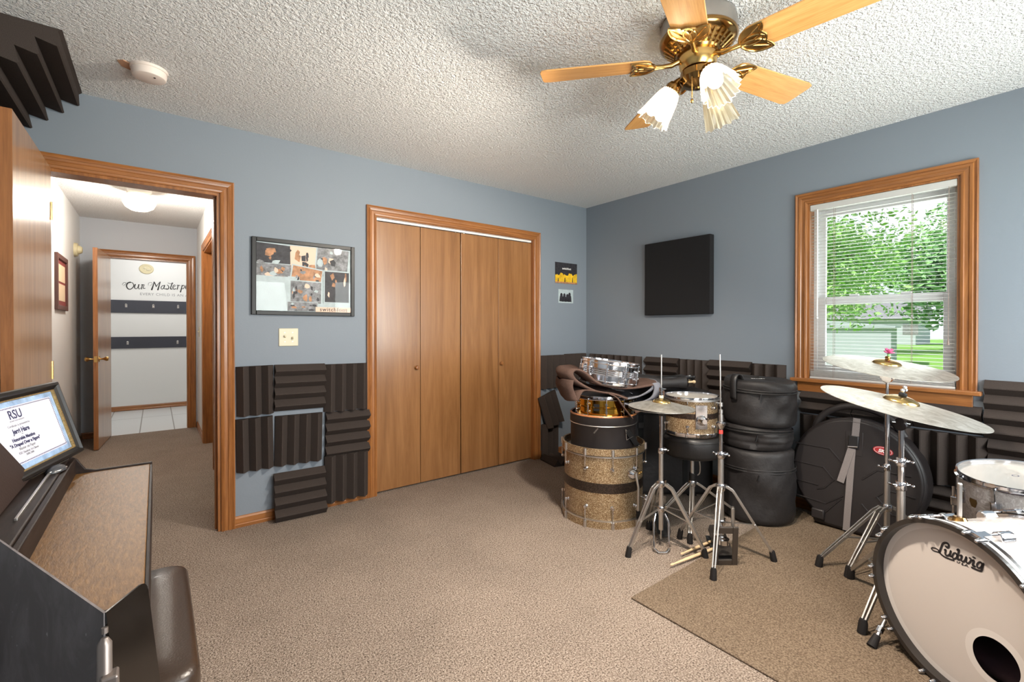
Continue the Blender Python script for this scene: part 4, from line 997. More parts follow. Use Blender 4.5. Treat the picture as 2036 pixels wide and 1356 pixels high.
s_ = MB(); s_.M = Rz(sa) @ T(R, 0, .325) @ Ry(PI/2); s_.lathe([(0, .034), (.02, .034), (.03, .022), (.034, .008), (.036, 0)], 28)
sb = s_.build('spur_bracket', M['chrome'], bd)
s_ = MB(); s_.M = Rz(sa); s_.tube([(R+.03, .0, .335), (R+.045, .006, .25), (R+.04, .01, .10)], .0075, 12); s_.build('spur_leg', M['steel'], sb)
s_ = MB(); s_.M = Rz(sa); s_.tube([(R+.04, .01, .105), (R+.04, .01, .06)], .012, 12); s_.build('rubber_foot', M['rubber'], sb)
s_ = MB(); s_.M = Rz(sa) @ T(R+.03, .03, .33); s_.ball((0, 0, 0), .009); s_.ball((.0, .016, .004), .008); s_.build('wing_screw', M['brass'], sb)
s_ = MB(); s_.M = Rz(sa+.42) @ T(R, 0, .155) @ Ry(PI/2); s_.tube([(0, 0, 0), (0, 0, .055)], .006, 10); s_.ball((.012, 0, .03), .012); s_.ball((-.012, 0, .03), .012); s_.build('second_wing_screw', M['chrome'], bd)
# --- black case on top of it
ca = thing('drum_case', 'round black drum case with tan rim piping standing in the bass drum', 'drum case', T(-1.125, -1.21, HB-.044) @ Rz(D_(-38)))
b_ = MB(); b_.lathe([(0, 0), (.206, 0), (.212, .006), (.212, .165), (.214, .168), (.216, .172), (.216, .222), (.212, .225), (.203, .225), (.202, .208), (0, .208)], 64); b_.build('body', M['case'], ca)
b_ = MB(); b_.lathe([(.217, .226), (.212, .234), (.204, .23), (.206, .222), (.214, .221)], 64, True); b_.build('rim_piping', M['copper_wood'], ca)
b_ = MB(); b_.lathe([(.2165, .166), (.2185, .169), (.2165, .172)], 64); b_.build('zipper', M['steel'], ca)
b_ = MB(); b_.M = Rz(D_(-80-0)) @ T(.217, 0, 0); b_.bar((0, -.115, .166), (.012, -.145, .14), .008, .004); b_.build('zipper_pull', M['steel'], ca, 0)
b_ = MB(); a0 = D_(-62)
b_.tube([(.222*math.cos(a0), .222*math.sin(a0), .15), (.225*math.cos(a0+.02), .225*math.sin(a0+.02), .085), (.226*math.cos(a0+.28), .226*math.sin(a0+.28), .10), (.222*math.cos(a0), .222*math.sin(a0), .15)], .0025, 6); b_.build('strap_ring', M['steel'], ca)
b_ = MB(); b_.bar((.226*math.cos(a0+.05), .226*math.sin(a0+.05), .14), (.235*math.cos(a0+.5), .235*math.sin(a0+.5), .03), .035, .004, (math.cos(a0), math.sin(a0), 0)); b_.build('carry_strap', M['black'], ca, 0)
# --- snares
def snare(name, label, M_, R, H, mat, beads, nl=10, lugmat=None, grp=None):
    t = thing(name, label, 'drum', M_, grp)
    b = MB()
    if beads: b.lathe([(R, .02), (R, .03)]+[(R+.0045*abs(math.sin(k*PI/2)), H/2-.02+k*.0055) for k in range(9)]+[(R, H-.03), (R, H-.02)], 64)
    else: b.lathe([(R, .02), (R, H*.46), (R+.005, H*.49), (R+.005, H*.51), (R, H*.54), (R, H-.02)], 64)
    b.build('shell', mat, t)
    b = MB(); steel_hoop(b, R, H-.022, 1); b.build('upper_hoop', M['chrome'], t)
    b = MB(); steel_hoop(b, R, .022, -1); b.build('lower_hoop', M['chrome'], t)
    b = MB(); b.disc(R, H-.012); b.build('batter_head', M['head'], t, 0)
    b = MB(); b.disc(R, .012); b.build('snare_head', M['head'], t, 0)
    for i in range(nl): drum_lug(t, R, 2*PI*i/nl+.2, H/2, H*.34, .016, M['chrome'], 'tube', H-.018, .018)
    for a, k in ((D_(-12), 1), (D_(168), 0)):
        s_ = MB(); s_.M = Rz(a)
        s_.box(R, -.016, H*.35, R+.014, .016, H*.75)
        if k: s_.tube([(R+.02, -.008, H*.3), (R+.03, 0, H*.6), (R+.028, .012, H*.92)], .0045, 8); s_.ball((R+.03, .012, H*.95), .008)
        s_.build('strainer' if k else 'butt_plate', M['chrome'], t, 30, .002)
    return t
SN = .1778
gs = snare('snare_drum', 'gold brass snare drum sitting on the black drum case', T(-1.12, -1.215, HB-.044+.2085) @ Rz(D_(-38)), SN, .14, M['brassdrum'], False)
b_ = MB(); b_.M = Rz(D_(-118-38+40)) @ T(SN+.001, 0, .072) @ Ry(PI/2) @ Rz(PI/2); b_.box(-.018, -.022, 0, .018, .022, .0015); bb_ = b_.build('badge', M['black'], gs, 0)
# --- folded blanket (section of folds swept back)
bk = thing('folded_blanket', 'brown and grey felt blanket folded between the gold and chrome snares', 'blanket', frame((-1.115, -1.235, .83), (.792, -.611, 0), (.611, .792, 0), (0, 0, 1)))
def px(p): return ((p[0]-1203)*.00325, 1.226-(p[1]-651)*.00325-.83)
def fold(pts, y0, y1, th, mat, name, seed, ends=0):
    P2 = spline([(px(p)[0], 0, px(p)[1]) for p in pts], 6); ny = 12; v = []; fc = []; rn = random.Random(seed)
    ph = [rn.random()*6 for _ in range(4)]
    for i, p in enumerate(P2):
        for j in range(ny+1):
            t = j/ny; y = y0+(y1-y0)*t
            wv = .006*math.sin(7*t+ph[0]+i*.05)+.004*math.sin(13*t+ph[1]+i*.11)
            bow = 1-.22*(2*t-1)**4 if ends else 1
            v.append((p.x*bow+.006*math.sin(5*t+ph[2]), y+.004*math.sin(i*.3+ph[3]), p.z+wv*.6))
    for i in range(len(P2)-1):
        for j in range(ny): fc.append((i*(ny+1)+j, (i+1)*(ny+1)+j, (i+1)*(ny+1)+j+1, i*(ny+1)+j+1))
    b = MB(); b.add(v, fc); o = b.build(name, mat, bk, 80)
    s = o.modifiers.new('thick', 'SOLIDIFY'); s.thickness = th; s.offset = 0
    return o
fold([(1236, 789), (1205, 779), (1160, 773), (1118, 756), (1103, 741), (1112, 732), (1135, 738), (1165, 757), (1205, 765), (1250, 766), (1296, 759)], -.19, .17, .012, M['felt'], 'upper_fold', 3, 1)
fold([(1104, 752), (1102, 766), (1108, 780), (1115, 792), (1121, 780), (1132, 771), (1160, 772), (1195, 776)], -.20, .16, .008, M['felt'], 'lower_fold', 8, 1)
fold([(1195, 776), (1210, 783), (1222, 800), (1240, 823)], -.22, -.02, .007, M['felt'], 'hanging_corner', 12)
fold([(1236, 789), (1268, 783), (1296, 770), (1302, 760), (1306, 770), (1298, 786), (1276, 795), (1250, 800), (1232, 796)], -.18, .15, .009, M['feltgrey'], 'grey_fold', 21, 1)
fold([(1300, 770), (1296, 786), (1270, 802), (1246, 812)], -.21, -.05, .007, M['felt'], 'right_flap', 33)
cs = snare('snare_drum', 'chrome snare drum lying tilted on top of the folded blanket', frame((-1.130, -1.255, .865), Vector((.80, -.60, -.13)).normalized(), Vector((.6, .8, .0)).normalized(), Vector((.80, -.60, -.13)).normalized().cross(Vector((.6, .8, 0)).normalized())) @ Rz(D_(25)), SN, .145, M['chrome'], True)

# --- sparkle rack tom on the throne
R = .1524; H = .235
tm = thing('rack_tom', 'champagne sparkle tom with a dark band resting on the round stool', 'drum', T(-.805, -1.655, .567) @ Rz(D_(-128)))
b_ = MB(); shell(b_, R, .015, H-.015); b_.build('shell', M['gold'], tm)
b_ = MB(); shell(b_, R+.0012, .107, .14, .001); b_.build('inlay_band', M['dark_sparkle'], tm)
b_ = MB(); steel_hoop(b_, R, H-.022, 1); b_.build('upper_hoop', M['chrome'], tm)
b_ = MB(); steel_hoop(b_, R, .022, -1); b_.build('lower_hoop', M['chrome'], tm)
b_ = MB(); b_.disc(R, H-.012); b_.build('batter_head', M['clearhead'], tm, 0)
for i in range(6):
    a = 2*PI*i/6+.55
    for zc, zt in ((.175, H-.02), (.062, .02)):
        drum_lug(tm, R, a, zc, 0, .012, M['chrome'], 'ball', zt, None)
b_ = MB(); b_.M = T(R+.003, 0, 0); b_.prism([(0, -.035), (.006, -.035), (.006, .035), (0, .035)], .05, .195); mb_ = b_.build('mount_plate', M['chrome'], tm, 0, .002)
b_ = MB(); b_.M = T(R+.006, 0, .105) @ Ry(PI/2); b_.lathe([(0, .05), (.014, .05), (.018, .04), (.02, .02), (.03, .01), (.032, 0)], 24); b_.tube([(.02, 0, .03), (-.02, .022, .045)], .008, 10); b_.build('mount_clamp', M['chrome'], mb_)
b_ = MB(); b_.lathe([(R+.014, H-.02), (R+.022, H-.02), (R+.022, H-.01), (R+.014, H-.01)], 64, True); b_.v = [v for v in b_.v]; b_.build('suspension_ring', M['steel'], tm)

# --- tripod helpers
def tripod(t, zup, zlo, Rf, angs, mats, w=.0145, foot=.0145, z_f=0, gap=.019, mid=.55):
    for a in angs:
        c, s = math.cos(a), math.sin(a)
        l = MB()
        top = Vector((.028*c, .028*s, zup)); kn = Vector((.06*c, .06*s, zup-.02)); ft = Vector(((Rf-.008)*c, (Rf-.008)*s, z_f+.042))
        sd_ = Vector((-s, c, 0))*gap/2
        for q in (-1, 1):
            l.bar(top+sd_*q, kn+sd_*q, .006, w); l.bar(kn+sd_*q, ft+sd_*q*.6, .006, w)
        l.bar(top-sd_*1.4, top+sd_*1.4, .012, .012); m_ = kn.lerp(ft, mid); l.bar(m_-sd_*1.3, m_+sd_*1.3, .008, .008)
        lo = l.build('leg', mats, t, 0, .0008)
        f_ = MB(); f_.tube([ft+Vector((0, 0, .012)), ft, Vector((Rf*c, Rf*s, z_f))], [foot*.75, foot, foot*1.12], 10); f_.build('rubber_foot', M['rubber'], lo)
        bz = MB(); p = Vector((.02*c, .02*s, zlo)); bz.bar(p, m_, .010, .005); bz.build('leg_brace', mats, lo, 0)
def wing(t, z, a, mat, r=.014):
    b = MB(); b.M = Rz(a) @ T(r, 0, z); b.tube([(0, 0, 0), (.018, 0, 0)], .0045, 8); b.bar((.018, -.016, 0), (.018, .016, 0), .008, .005); b.ball((.018, -.017, 0), .006); b.ball((.018, .017, 0), .006); return b.build('wing_bolt', mat, t)
def collar(t, z, r, mat, h=.03):
    b = MB(); b.M = T(0, 0, z); b.lathe([(0, -h/2), (r, -h/2), (r+.002, -h/2+.003), (r+.002, h/2-.003), (r, h/2), (0, h/2)], 20); b.box(r-.002, -.009, -h/2.4, r+.02, .009, h/2.4); return b.build('collar', mat, t, 40)

CAMD = Vector((-.75, -.66, 0))
# --- hi-hat stand with cymbals
h1 = thing('hi_hat_stand', 'chrome hi-hat stand carrying a pair of cymbals beside the sparkle bass drum', 'cymbal stand', T(-1.25, -1.742, 0), 'chrome hi-hat stands')
b_ = MB(); b_.tube([(0, 0, .10), (0, 0, .55)], .0125, 16); b_.build('lower_tube', M['steel'], h1)
b_ = MB(); b_.tube([(0, 0, .545), (0, 0, .735)], .0095, 16); b_.build('upper_tube', M['chrome'], h1)
b_ = MB(); b_.tube([(0, 0, .73), (0, 0, 1.075)], .0032, 8); b_.build('pull_rod', M['steel'], h1)
collar(h1, .54, .014, M['chrome']); collar(h1, .356, .017, M['chrome'], .035); collar(h1, .216, .018, M['chrome'], .03); wing(h1, .545, D_(-30), M['chrome'])
b_ = MB(); b_.M = T(0, 0, .735); b_.lathe([(0, 0), (.012, 0), (.016, .012), (.026, .024), (.027, .03), (0, .03)], 24); b_.build('seat_cup', M['black'], h1)
tripod(h1, .356, .216, .235, (D_(169), D_(-71), D_(52)), M['steel'])
b_ = MB(); cd = CAMD; rt = Vector((.792, -.611, 0))
pt = [Vector((0, 0, .19))+rt*-.03, Vector((0, 0, .15))+rt*-.042+cd*.02, Vector((0, 0, .02))+rt*-.045+cd*.05, Vector((0, 0, .006))+rt*-.02+cd*.075, Vector((0, 0, .006))+rt*.02+cd*.075, Vector((0, 0, .02))+rt*.04+cd*.05, Vector((0, 0, .15))+rt*.04+cd*.02, Vector((0, 0, .19))+rt*.02]
b_.tube(pt, .006, 10); b_.build('base_frame', M['chrome'], h1)
b_ = MB(); fx = frame((0, 0, .012), tuple(rt), tuple(-cd.normalized()), (0, 0, 1)); b_.M = fx @ T(.03, 0, 0) @ Rx(D_(14)); b_.prism([(-.03, .06), (.03, .06), (.04, .10), (.042, .27), (.03, .30), (-.03, .30), (-.042, .27), (-.04, .10)], .002, .012); b_.build('footboard', M['black'], h1, 0, .002)
b_ = MB(); b_.tube([(0, 0, .12), (.0, 0, .05), tuple(-cd*.1+Vector((0, 0, .035)))], .004, 6); b_.build('pull_chain', M['steel'], h1)
def cymbal(name, label, R, M_, bow=.02, bellr=.055, bellh=.022, flip=1, grp=None, mat=None):
    t = thing(name, label, 'cymbal', M_, grp)
    pf = []
    for i in range(15):
        r = bellr+(R-bellr)*i/14; pf.append((r, flip*(bow*(1-((r-bellr)/(R-bellr))**1.6))))
    pb = [(bellr*math.sin(PI/2*k/7), flip*(bow+bellh*math.cos(PI/2*k/7))) for k in range(8)][1:]
    pb = [(.006, flip*(bow+bellh))]+pb
    b = MB(); b.lathe(pf+[(r, z-.0016) for r, z in pf[::-1]], 72, True); b.build('bow', mat or M['cymbal'], t, 60)
    b = MB(); b.lathe(pb+[(r, z-.0016) for r, z in pb[::-1]], 48, True); b.build('bell', M['bell'], t, 60)
    return t
cymbal('hi_hat_cymbal', 'upper cymbal of the pair on the hi-hat stand', .178, T(-1.25, -1.742, .782) @ Rx(D_(1.5)) @ Ry(D_(2.0)), .028, .05, .022, 1, 'hi-hat cymbals')
cymbal('hi_hat_cymbal', 'lower cymbal of the pair on the hi-hat stand', .178, T(-1.25, -1.742, .780), .012, .045, .016, -1, 'hi-hat cymbals')
b_ = thing('hi_hat_clutch', 'chrome clutch with a white felt gripping the rod above the hi-hat cymbals', 'clutch', T(-1.25, -1.742, .832))
k = MB(); k.lathe([(.004, 0), (.012, .001), (.013, .006), (.012, .016), (.004, .017)], 20); k.build('felt_washer', M['ivory'], b_)
k = MB(); k.lathe([(.004, .017), (.01, .017), (.01, .028), (.006, .03), (.006, .038), (.011, .04), (.011, .06), (.004, .062)], 18); k.tube([(.008, 0, .05), (.03, 0, .05)], .004, 8); k.bar((.03, -.012, .05), (.03, .012, .05), .006, .005); k.build('sleeve', M['chrome'], b_)
# --- second hi-hat stand
h2 = thing('hi_hat_stand', 'bare chrome hi-hat stand with red tape and no cymbals beside the drum bags', 'cymbal stand', T(-1.103, -2.007, RZ), 'chrome hi-hat stands')
b_ = MB(); b_.tube([(0, 0, .12), (0, 0, .55)], [.0165, .0145], 16); b_.build('lower_tube', M['steel'], h2)
b_ = MB(); b_.tube([(0, 0, .545), (0, 0, .70)], .0095, 16); b_.build('upper_tube', M['chrome'], h2)
b_ = MB(); b_.tube([(0, 0, .655), (0, 0, .675)], .0105, 16); b_.build('red_tape', M['redtape'], h2)
b_ = MB(); b_.tube([(0, 0, .69), (-.006, .004, 1.075)], .0034, 8); b_.build('pull_rod', M['steel'], h2)
collar(h2, .542, .017, M['chrome'], .036); collar(h2, .372, .02, M['chrome'], .035); collar(h2, .185, .02, M['chrome'], .03); wing(h2, .545, D_(-50), M['chrome'], .018); wing(h2, .55, D_(140), M['chrome'], .014)
b_ = MB(); b_.M = T(0, 0, .70); b_.lathe([(0, -.02), (.011, -.02), (.018, -.006), (.024, .004), (.024, .014), (.016, .018), (0, .018)], 24); b_.build('seat_cup', M['chrome'], h2)
b_ = MB(); b_.M = T(0, 0, .72); b_.lathe([(.004, 0), (.011, 0), (.011, .035), (.008, .036), (.008, .042), (.010, .043), (.010, .062), (.004, .064)], 18); b_.tube([(.0, 0, .08), (.0, 0, .10)], .009, 10); b_.tube([(.006, 0, .095), (-.03, .01, .10)], .004, 8); b_.build('clutch', M['steel'], h2)
tripod(h2, .375, .185, .262, (D_(-47.6), D_(201), D_(84)), M['steel'], .0125)
b_ = MB(); fx = frame((0, 0, 0), tuple(rt), tuple(-cd.normalized()), (0, 0, 1)); b_.M = fx @ T(0, -.085, 0) @ Rx(D_(6))
b_.box(-.064, -.006, .0, -.036, .006, .205); b_.box(.036, -.006, .0, .064, .006, .205); b_.box(-.036, -.006, .0, .036, .006, .03); b_.box(-.036, -.006, .17, .036, .006, .205); b_.build('base_plate', M['darksteel'], h2, 0, .003)
b_ = MB(); b_.M = fx @ T(0, -.07, 0)
for x in (-.04, .045): b_.tube([(x, 0, .19), (x, 0, .285)], .0095, 12); b_.tube([(x, 0, .285), (x, 0, .293)], .006, 10)
b_.build('spring_posts', M['steel'], h2)
b_ = MB(); b_.M = fx @ T(.02, -.06, .01) @ Rx(D_(11)); b_.prism([(-.036, .03), (.036, .03), (.045, .08), (.045, .25), (.03, .29), (-.03, .29), (-.045, .25), (-.045, .08)], .002, .012); fo = b_.build('footboard', M['darksteel'], h2, 0, .002)
b_ = MB(); b_.M = fx @ T(.02, -.06, .0); b_.box(-.048, 0, 0, .048, .30, .008); b_.build('heel_plate', M['black'], h2, 0, .002)
b_ = MB(); b_.M = fx @ T(.0, -.06, .11); b_.lathe([(.012, -.012), (.03, -.012), (.03, .012), (.012, .012)], 18, True); b_.v = [v for v in b_.v]; b_.build('cam', M['chrome'], h2)
# --- stool
th_ = thing('drum_stool', 'round black drum stool on chrome legs carrying the sparkle tom', 'stool', T(-.80, -1.66, 0))
b_ = MB(); b_.lathe([(0, .425), (.15, .425), (.166, .432), (.172, .45), (.172, .53), (.166, .548), (.15, .558), (.05, .5625), (0, .5635)], 56); se = b_.build('seat', M['leatherblack'], th_, 50)
b_ = MB(); b_.tube([(.1735*math.cos(k*PI/24), .1735*math.sin(k*PI/24), .532) for k in range(49)], .0025, 6); b_.build('piping', M['leatherblack'], se)
b_ = MB(); b_.tube([(0, 0, .26), (0, 0, .43)], .0125, 16); b_.build('seat_post', M['steel'], th_)
b_ = MB(); b_.tube([(0, 0, .265), (0, 0, .31)], .019, 16); b_.build('height_clamp', M['black'], th_)
b_ = MB(); b_.tube([(0, 0, .03), (0, 0, .27)], .016, 16); b_.build('lower_tube', M['steel'], th_)
collar(th_, .245, .02, M['chrome'], .035); collar(th_, .06, .02, M['chrome'], .03)
b_ = MB(); b_.tube(spline([(.02, -.03, .42), (.03, -.035, .36), (.035, -.03, .31), (.025, -.02, .295)]), .004, 6); b_.build('loose_cable', M['steel'], th_)
tripod(th_, .245, .06, .32, (D_(163), D_(209), D_(-30)), M['steel'])
# --- drum sticks on the floor
for (a, b, lab) in (((-1.405, -1.905), (-.995, -1.955), 'drumstick on the carpet nearest the viewer at the rug edge'), ((-1.26, -1.872), (-.86, -1.905), 'drumstick lying behind the other one on the carpet')):
    A_ = Vector((a[0], a[1], .0165)); B_ = Vector((b[0], b[1], .0165)); dd = (B_-A_); L_ = dd.length; dd.normalize()
    t = thing('drumstick', lab, 'drumstick', frame(A_, dd, Vector((0, 0, 1)).cross(dd), (0, 0, 1)), 'drumsticks on the floor')
    b_ = MB(); b_.tube([(.024, 0, 0), (.06, 0, 0), (.13, 0, 0), (L_-.02, 0, 0), (L_-.004, 0, 0), (L_, 0, 0)], [.0038, .0055, .0076, .0076, .007, .004], 14); sk = b_.build('shaft', M['stick'], t, 50)
    b_ = MB(); b_.ball((.013, 0, 0), .0075, 12, 8, (1.9, .8, .8)); b_.build('tip', M['stick'], t)
# --- black trap case with a stick bag on it
tc = thing('trap_case', 'tall black fabric hardware case standing in the corner behind the stool', 'case', frame((-.47, -1.16, 0), (.792, -.611, 0), (.611, .792, 0), (0, 0, 1)))
b_ = MB(); b_.box(-.27, -.17, .012, .37, .17, .76); b_.build('body', M['bag'], tc, 30, .03, 4)
for x in (-.16, .16):
    b_ = MB(); b_.box(x-.018, -.174, .05, x+.018, -.168, .72); b_.build('strap', M['blackmatte'], tc, 0, .002)
    b_ = MB(); b_.box(x-.024, -.181, .50, x+.024, -.173, .54); b_.build('buckle', M['black'], tc, 0, .003)
b_ = MB(); b_.tube([(-.275, -.175, .60), (.275, -.175, .60)], .004, 6); b_.build('zipper', M['blackmatte'], tc)
for x in (-.22, .22):
    b_ = MB(); b_.box(x-.03, -.15, 0, x+.03, .15, .014); b_.build('foot', M['rubber'], tc, 0)
sb = thing('stick_bag', 'black stick bag with drumsticks on top of the case in the corner', 'bag', frame((-.53, -1.235, .765), (.79, -.61, .03), (.61, .79, 0), (-.02, .015, 1)))
b_ = MB(); v = []
for i in range(17):
    t = i/16; x = -.24+.44*t; hh = .052+.012*math.sin(t*7)
    v.append((x, hh))
n = 16
vv = []; ff = []
for i, (x, hh) in enumerate(v):
    e = .55 if i in (0, 16) else 1
    for k in range(n):
        a = 2*PI*k/n; cx = math.copysign(abs(math.cos(a))**.6, math.cos(a)); sx = math.copysign(abs(math.sin(a))**.6, math.sin(a))
        vv.append((x, .085*cx*e, .055+hh*sx*e))
for i in range(16):
    for k in range(n): ff.append((i*n+k, i*n+(k+1) % n, (i+1)*n+(k+1) % n, (i+1)*n+k))
ff += [tuple(range(n))[::-1], tuple(16*n+k for k in range(n))]
b_.add(vv, ff); b_.build('body', M['bag'], sb, 50)
b_ = MB(); b_.tube(spline([(-.2, -.05, .10), (-.08, -.05, .103), (.08, -.045, .106), (.17, -.03, .10)]), .004, 6); b_.build('zipper', M['blackmatte'], sb)
for i, (y, z, mt) in enumerate(((-.05, .055, 'stick'), (-.02, .075, 'black'), (.015, .06, 'stick'), (-.045, .09, 'black'), (.03, .085, 'chrome'))):
    t = thing('drumstick', ('pale drumstick tip lowest in the stick bag', 'black mallet handle in the middle of the stick bag', 'pale drumstick at the back of the stick bag', 'black mallet handle on top in the stick bag', 'shiny brush handle at the far end of the stick bag')[i], 'drumstick', sb.matrix_world @ T(0, y, z), 'sticks in the stick bag')
    b_ = MB(); b_.tube([(-.12, 0, 0), (.225, 0, .004)], .0075, 10); b_.build('shaft', M[mt], t)
    b_ = MB(); b_.ball((.236, 0, .004), .013, 12, 8); b_.build('tip', M[mt], t)
# --- three stacked bags
def drum_bag(label, R, z0, z1, zz, off, seed, top=False, rot=0, grp='black padded drum bags'):
    t = thing('drum_bag', label, 'drum bag', T(-.372+off[0], -1.862+off[1], z0), grp)
    H = z1-z0; rn = random.Random(seed); ph = [rn.random()*6 for _ in range(6)]
    prof = [(0, 0), (R*.9, 0), (R*.98, .012), (R, .04)]
    k = 8
    for i in range(1, k): prof.append((R*(1.0+.012*math.sin(i*1.3+ph[0])), .04+(H-.075)*i/k))
    prof += [(R, H-.035), (R*.985, H-.014), (R*.93, H-.002), (R*.5, H+.004), (0, H+.004)]
    def wob(a, r, z, j):
        d = 0
        if 0 < r < R*1.2 and z > .03 and z < H-.02: d = .010*math.sin(2*a+ph[1]+z*9)*math.sin(PI*z/H)+.006*math.sin(5*a+ph[2]+z*22)*math.sin(PI*z/H)+.003*math.sin(11*a-z*40+ph[3])
        sag = .010*math.sin(a+ph[4])*(z/H)+(.004*math.sin(3*a+ph[5])*(z/H))
        return max(0, r+d), z+(sag if z > H*.5 else 0)
    b = MB(); b.lathe(prof, 64, False, wob); b.build('body', M['bag'], t, 60)
    for dz, rr in ((-.006, .0045), (.009, .0045)):
        b = MB(); zc = zz-z0+dz
        b.tube([((R*1.008+.002)*math.cos(a), (R*1.008+.002)*math.sin(a), zc+.010*math.sin(a+ph[4])*(zc/H)) for a in [2*PI*i/48 for i in range(49)]], rr, 8); b.build('piping', M['bag'], t)
    b = MB(); zc = zz-z0; b.tube([((R*1.006)*math.cos(a), (R*1.006)*math.sin(a), zc+.010*math.sin(a+ph[4])*(zc/H)) for a in [2*PI*i/48 for i in range(49)]], .004, 6); b.build('zipper', M['blackmatte'], t)
    a = D_(215); b = MB(); b.M = Rz(a) @ T(R+.01, 0, zz-z0-.01); b.bar((0, -.03, 0), (.002, -.04, -.035), .012, .004); b.build('zipper_pull', M['black'], t, 0)
    if top:
        b = MB(); a = D_(165); c, s = math.cos(a), math.sin(a)
        w_ = Vector((-s, c, 0))*.022
        arch = [Vector((R*.78*c, R*.78*s, H+.002)), Vector((R*.86*c, R*.86*s, H+.028)), Vector((R*1.0*c, R*1.0*s, H+.03)), Vector((R*1.09*c, R*1.09*s, H-.01)), Vector((R*1.07*c, R*1.07*s, H-.12))]
        ar = spline(arch, 5); vv = []; ff = []
        for p in ar: vv += [tuple(p-w_), tuple(p+w_)]
        for i in range(len(ar)-1): ff.append((2*i, 2*i+1, 2*i+3, 2*i+2))
        b.add(vv, ff); h_ = b.build('handle', M['leatherblack'], t, 60); so = h_.modifiers.new('thick', 'SOLIDIFY'); so.thickness = .006
        b = MB(); b.M = T(0, 0, H+.0055) @ Rz(D_(-50)); rn2 = random.Random(2)
        for i in range(6): b.box(-.06+i*.014, -.055, 0, -.05+i*.014, -.045+rn2.uniform(-.003, .003), .0006)
        b.build('stitched_logo', M['badgewhite'], t, 0)
    return t
drum_bag('bottom black drum bag of the stack by the window, standing on the floor', .213, RZ+.001, .456, .335, (0, .0), 3)
drum_bag('middle black drum bag of the stack by the window', .205, .462, .60, .575, (-.004, .008), 5)
drum_bag('top black drum bag of the stack, with a handle strap', .208, .606, .893, .83, (.006, -.008), 9, True)
# --- cymbal case
kc = thing('cymbal_case', 'round-topped black plastic cymbal case with a grey strap leaning below the window', 'cymbal case', frame((-.235, -2.335, RZ), (0, -1, 0), (.10, 0, .995), (-.995, 0, .10)))
R = .335; zc = .345; th0 = .165
out = []
for i in range(57):
    a = D_(-52+284*i/56); out.append((R*math.cos(a), zc+R*math.sin(a)))
out = [(x*1.0, max(y, .03)) for x, y in out]
out = out+[(-.20, .005), (.20, .005)]
b_ = MB(); b_.prism(out, -th0, -.004); b_.build('back_shell', M['case'], kc, 30, .02, 3)
b_ = MB(); b_.prism([(x*.965, .012+y*.965) for x, y in out], -.02, .006); b_.build('front_shell', M['case'], kc, 30, .012, 3)
b_ = MB()
def rib(pts, r=.0045): b_.tube([(x, y, .007) for x, y in pts], r, 6)
rib([(-.31, .475), (-.12, .475), (-.05, .40)]); rib([(-.325, .36), (-.15, .355), (-.09, .29), (-.14, .23), (-.18, .215)]); rib([(-.325, .245), (-.17, .24)]); rib([(-.31, .15), (-.13, .14), (-.04, .21)])
rib([(.05, .33), (.12, .40), (.27, .40)]); rib([(.29, .29), (.17, .30), (.12, .25), (.19, .17), (.30, .18)]); rib([(.05, .19), (.16, .07)]); rib([(-.05, .19), (-.15, .06)])
b_.build('moulded_ribs', M['case'], kc)
b_ = MB(); b_.tube(spline([(-.24, .55, -.08), (-.20, .66, -.08), (-.09, .735, -.08), (.04, .74, -.08), (.15, .695, -.08), (.22, .60, -.08)], 6), .02, 12, True, .8); b_.build('handle', M['case'], kc)
b_ = MB(); b_.box(-.20, .04, .006, -.13, .10, .03); b_.build('foot_block', M['case'], kc, 30, .008)
b_ = MB(); b_.bar((.012, .68, .003), (.008, .54, .011), .036, .003, (0, 0, 1)); b_.bar((-.002, .53, .012), (-.018, .015, .012), .034, .003, (0, 0, 1)); b_.bar((-.0, .525, .015), (-.055, .29, .017), .036, .003, (0, 0, 1)); b_.build('strap', M['strap'], kc, 0)
b_ = MB(); b_.box(-.022, .50, .008, .028, .575, .021); bu_ = b_.build('buckle', M['black'], kc, 30, .004)
b_ = MB(); b_.tube([(-.022, .508, .022), (.026, .514, .022)], .004, 8); b_.build('buckle_bar', M['chrome'], bu_)
b_ = MB(); b_.box(-.04, .46, .005, .046, .60, .0085); b_.build('buckle_recess', M['case'], kc, 30, .003)
b_ = MB(); b_.M = T(.142, .515, .007) @ Rz(D_(-6)); b_.prism([(.047*math.cos(k*PI/16), .024*math.sin(k*PI/16)) for k in range(32)], 0, .002); lg = b_.build('logo_badge', M['red'], kc, 0)
text('SKB', .026, M['badgewhite'], lg, T(.142, .513, .0093) @ Rz(D_(-6)), 'lettering', 'CENTER', .0002, .2, .001)
b_ = MB(); b_.M = T(.142, .515, .009) @ Rz(D_(-6)); b_.tube([(.041*math.cos(k*PI/16), .019*math.sin(k*PI/16), 0) for k in range(33)], .0011, 5); b_.build('badge_outline', M['badgewhite'], lg)

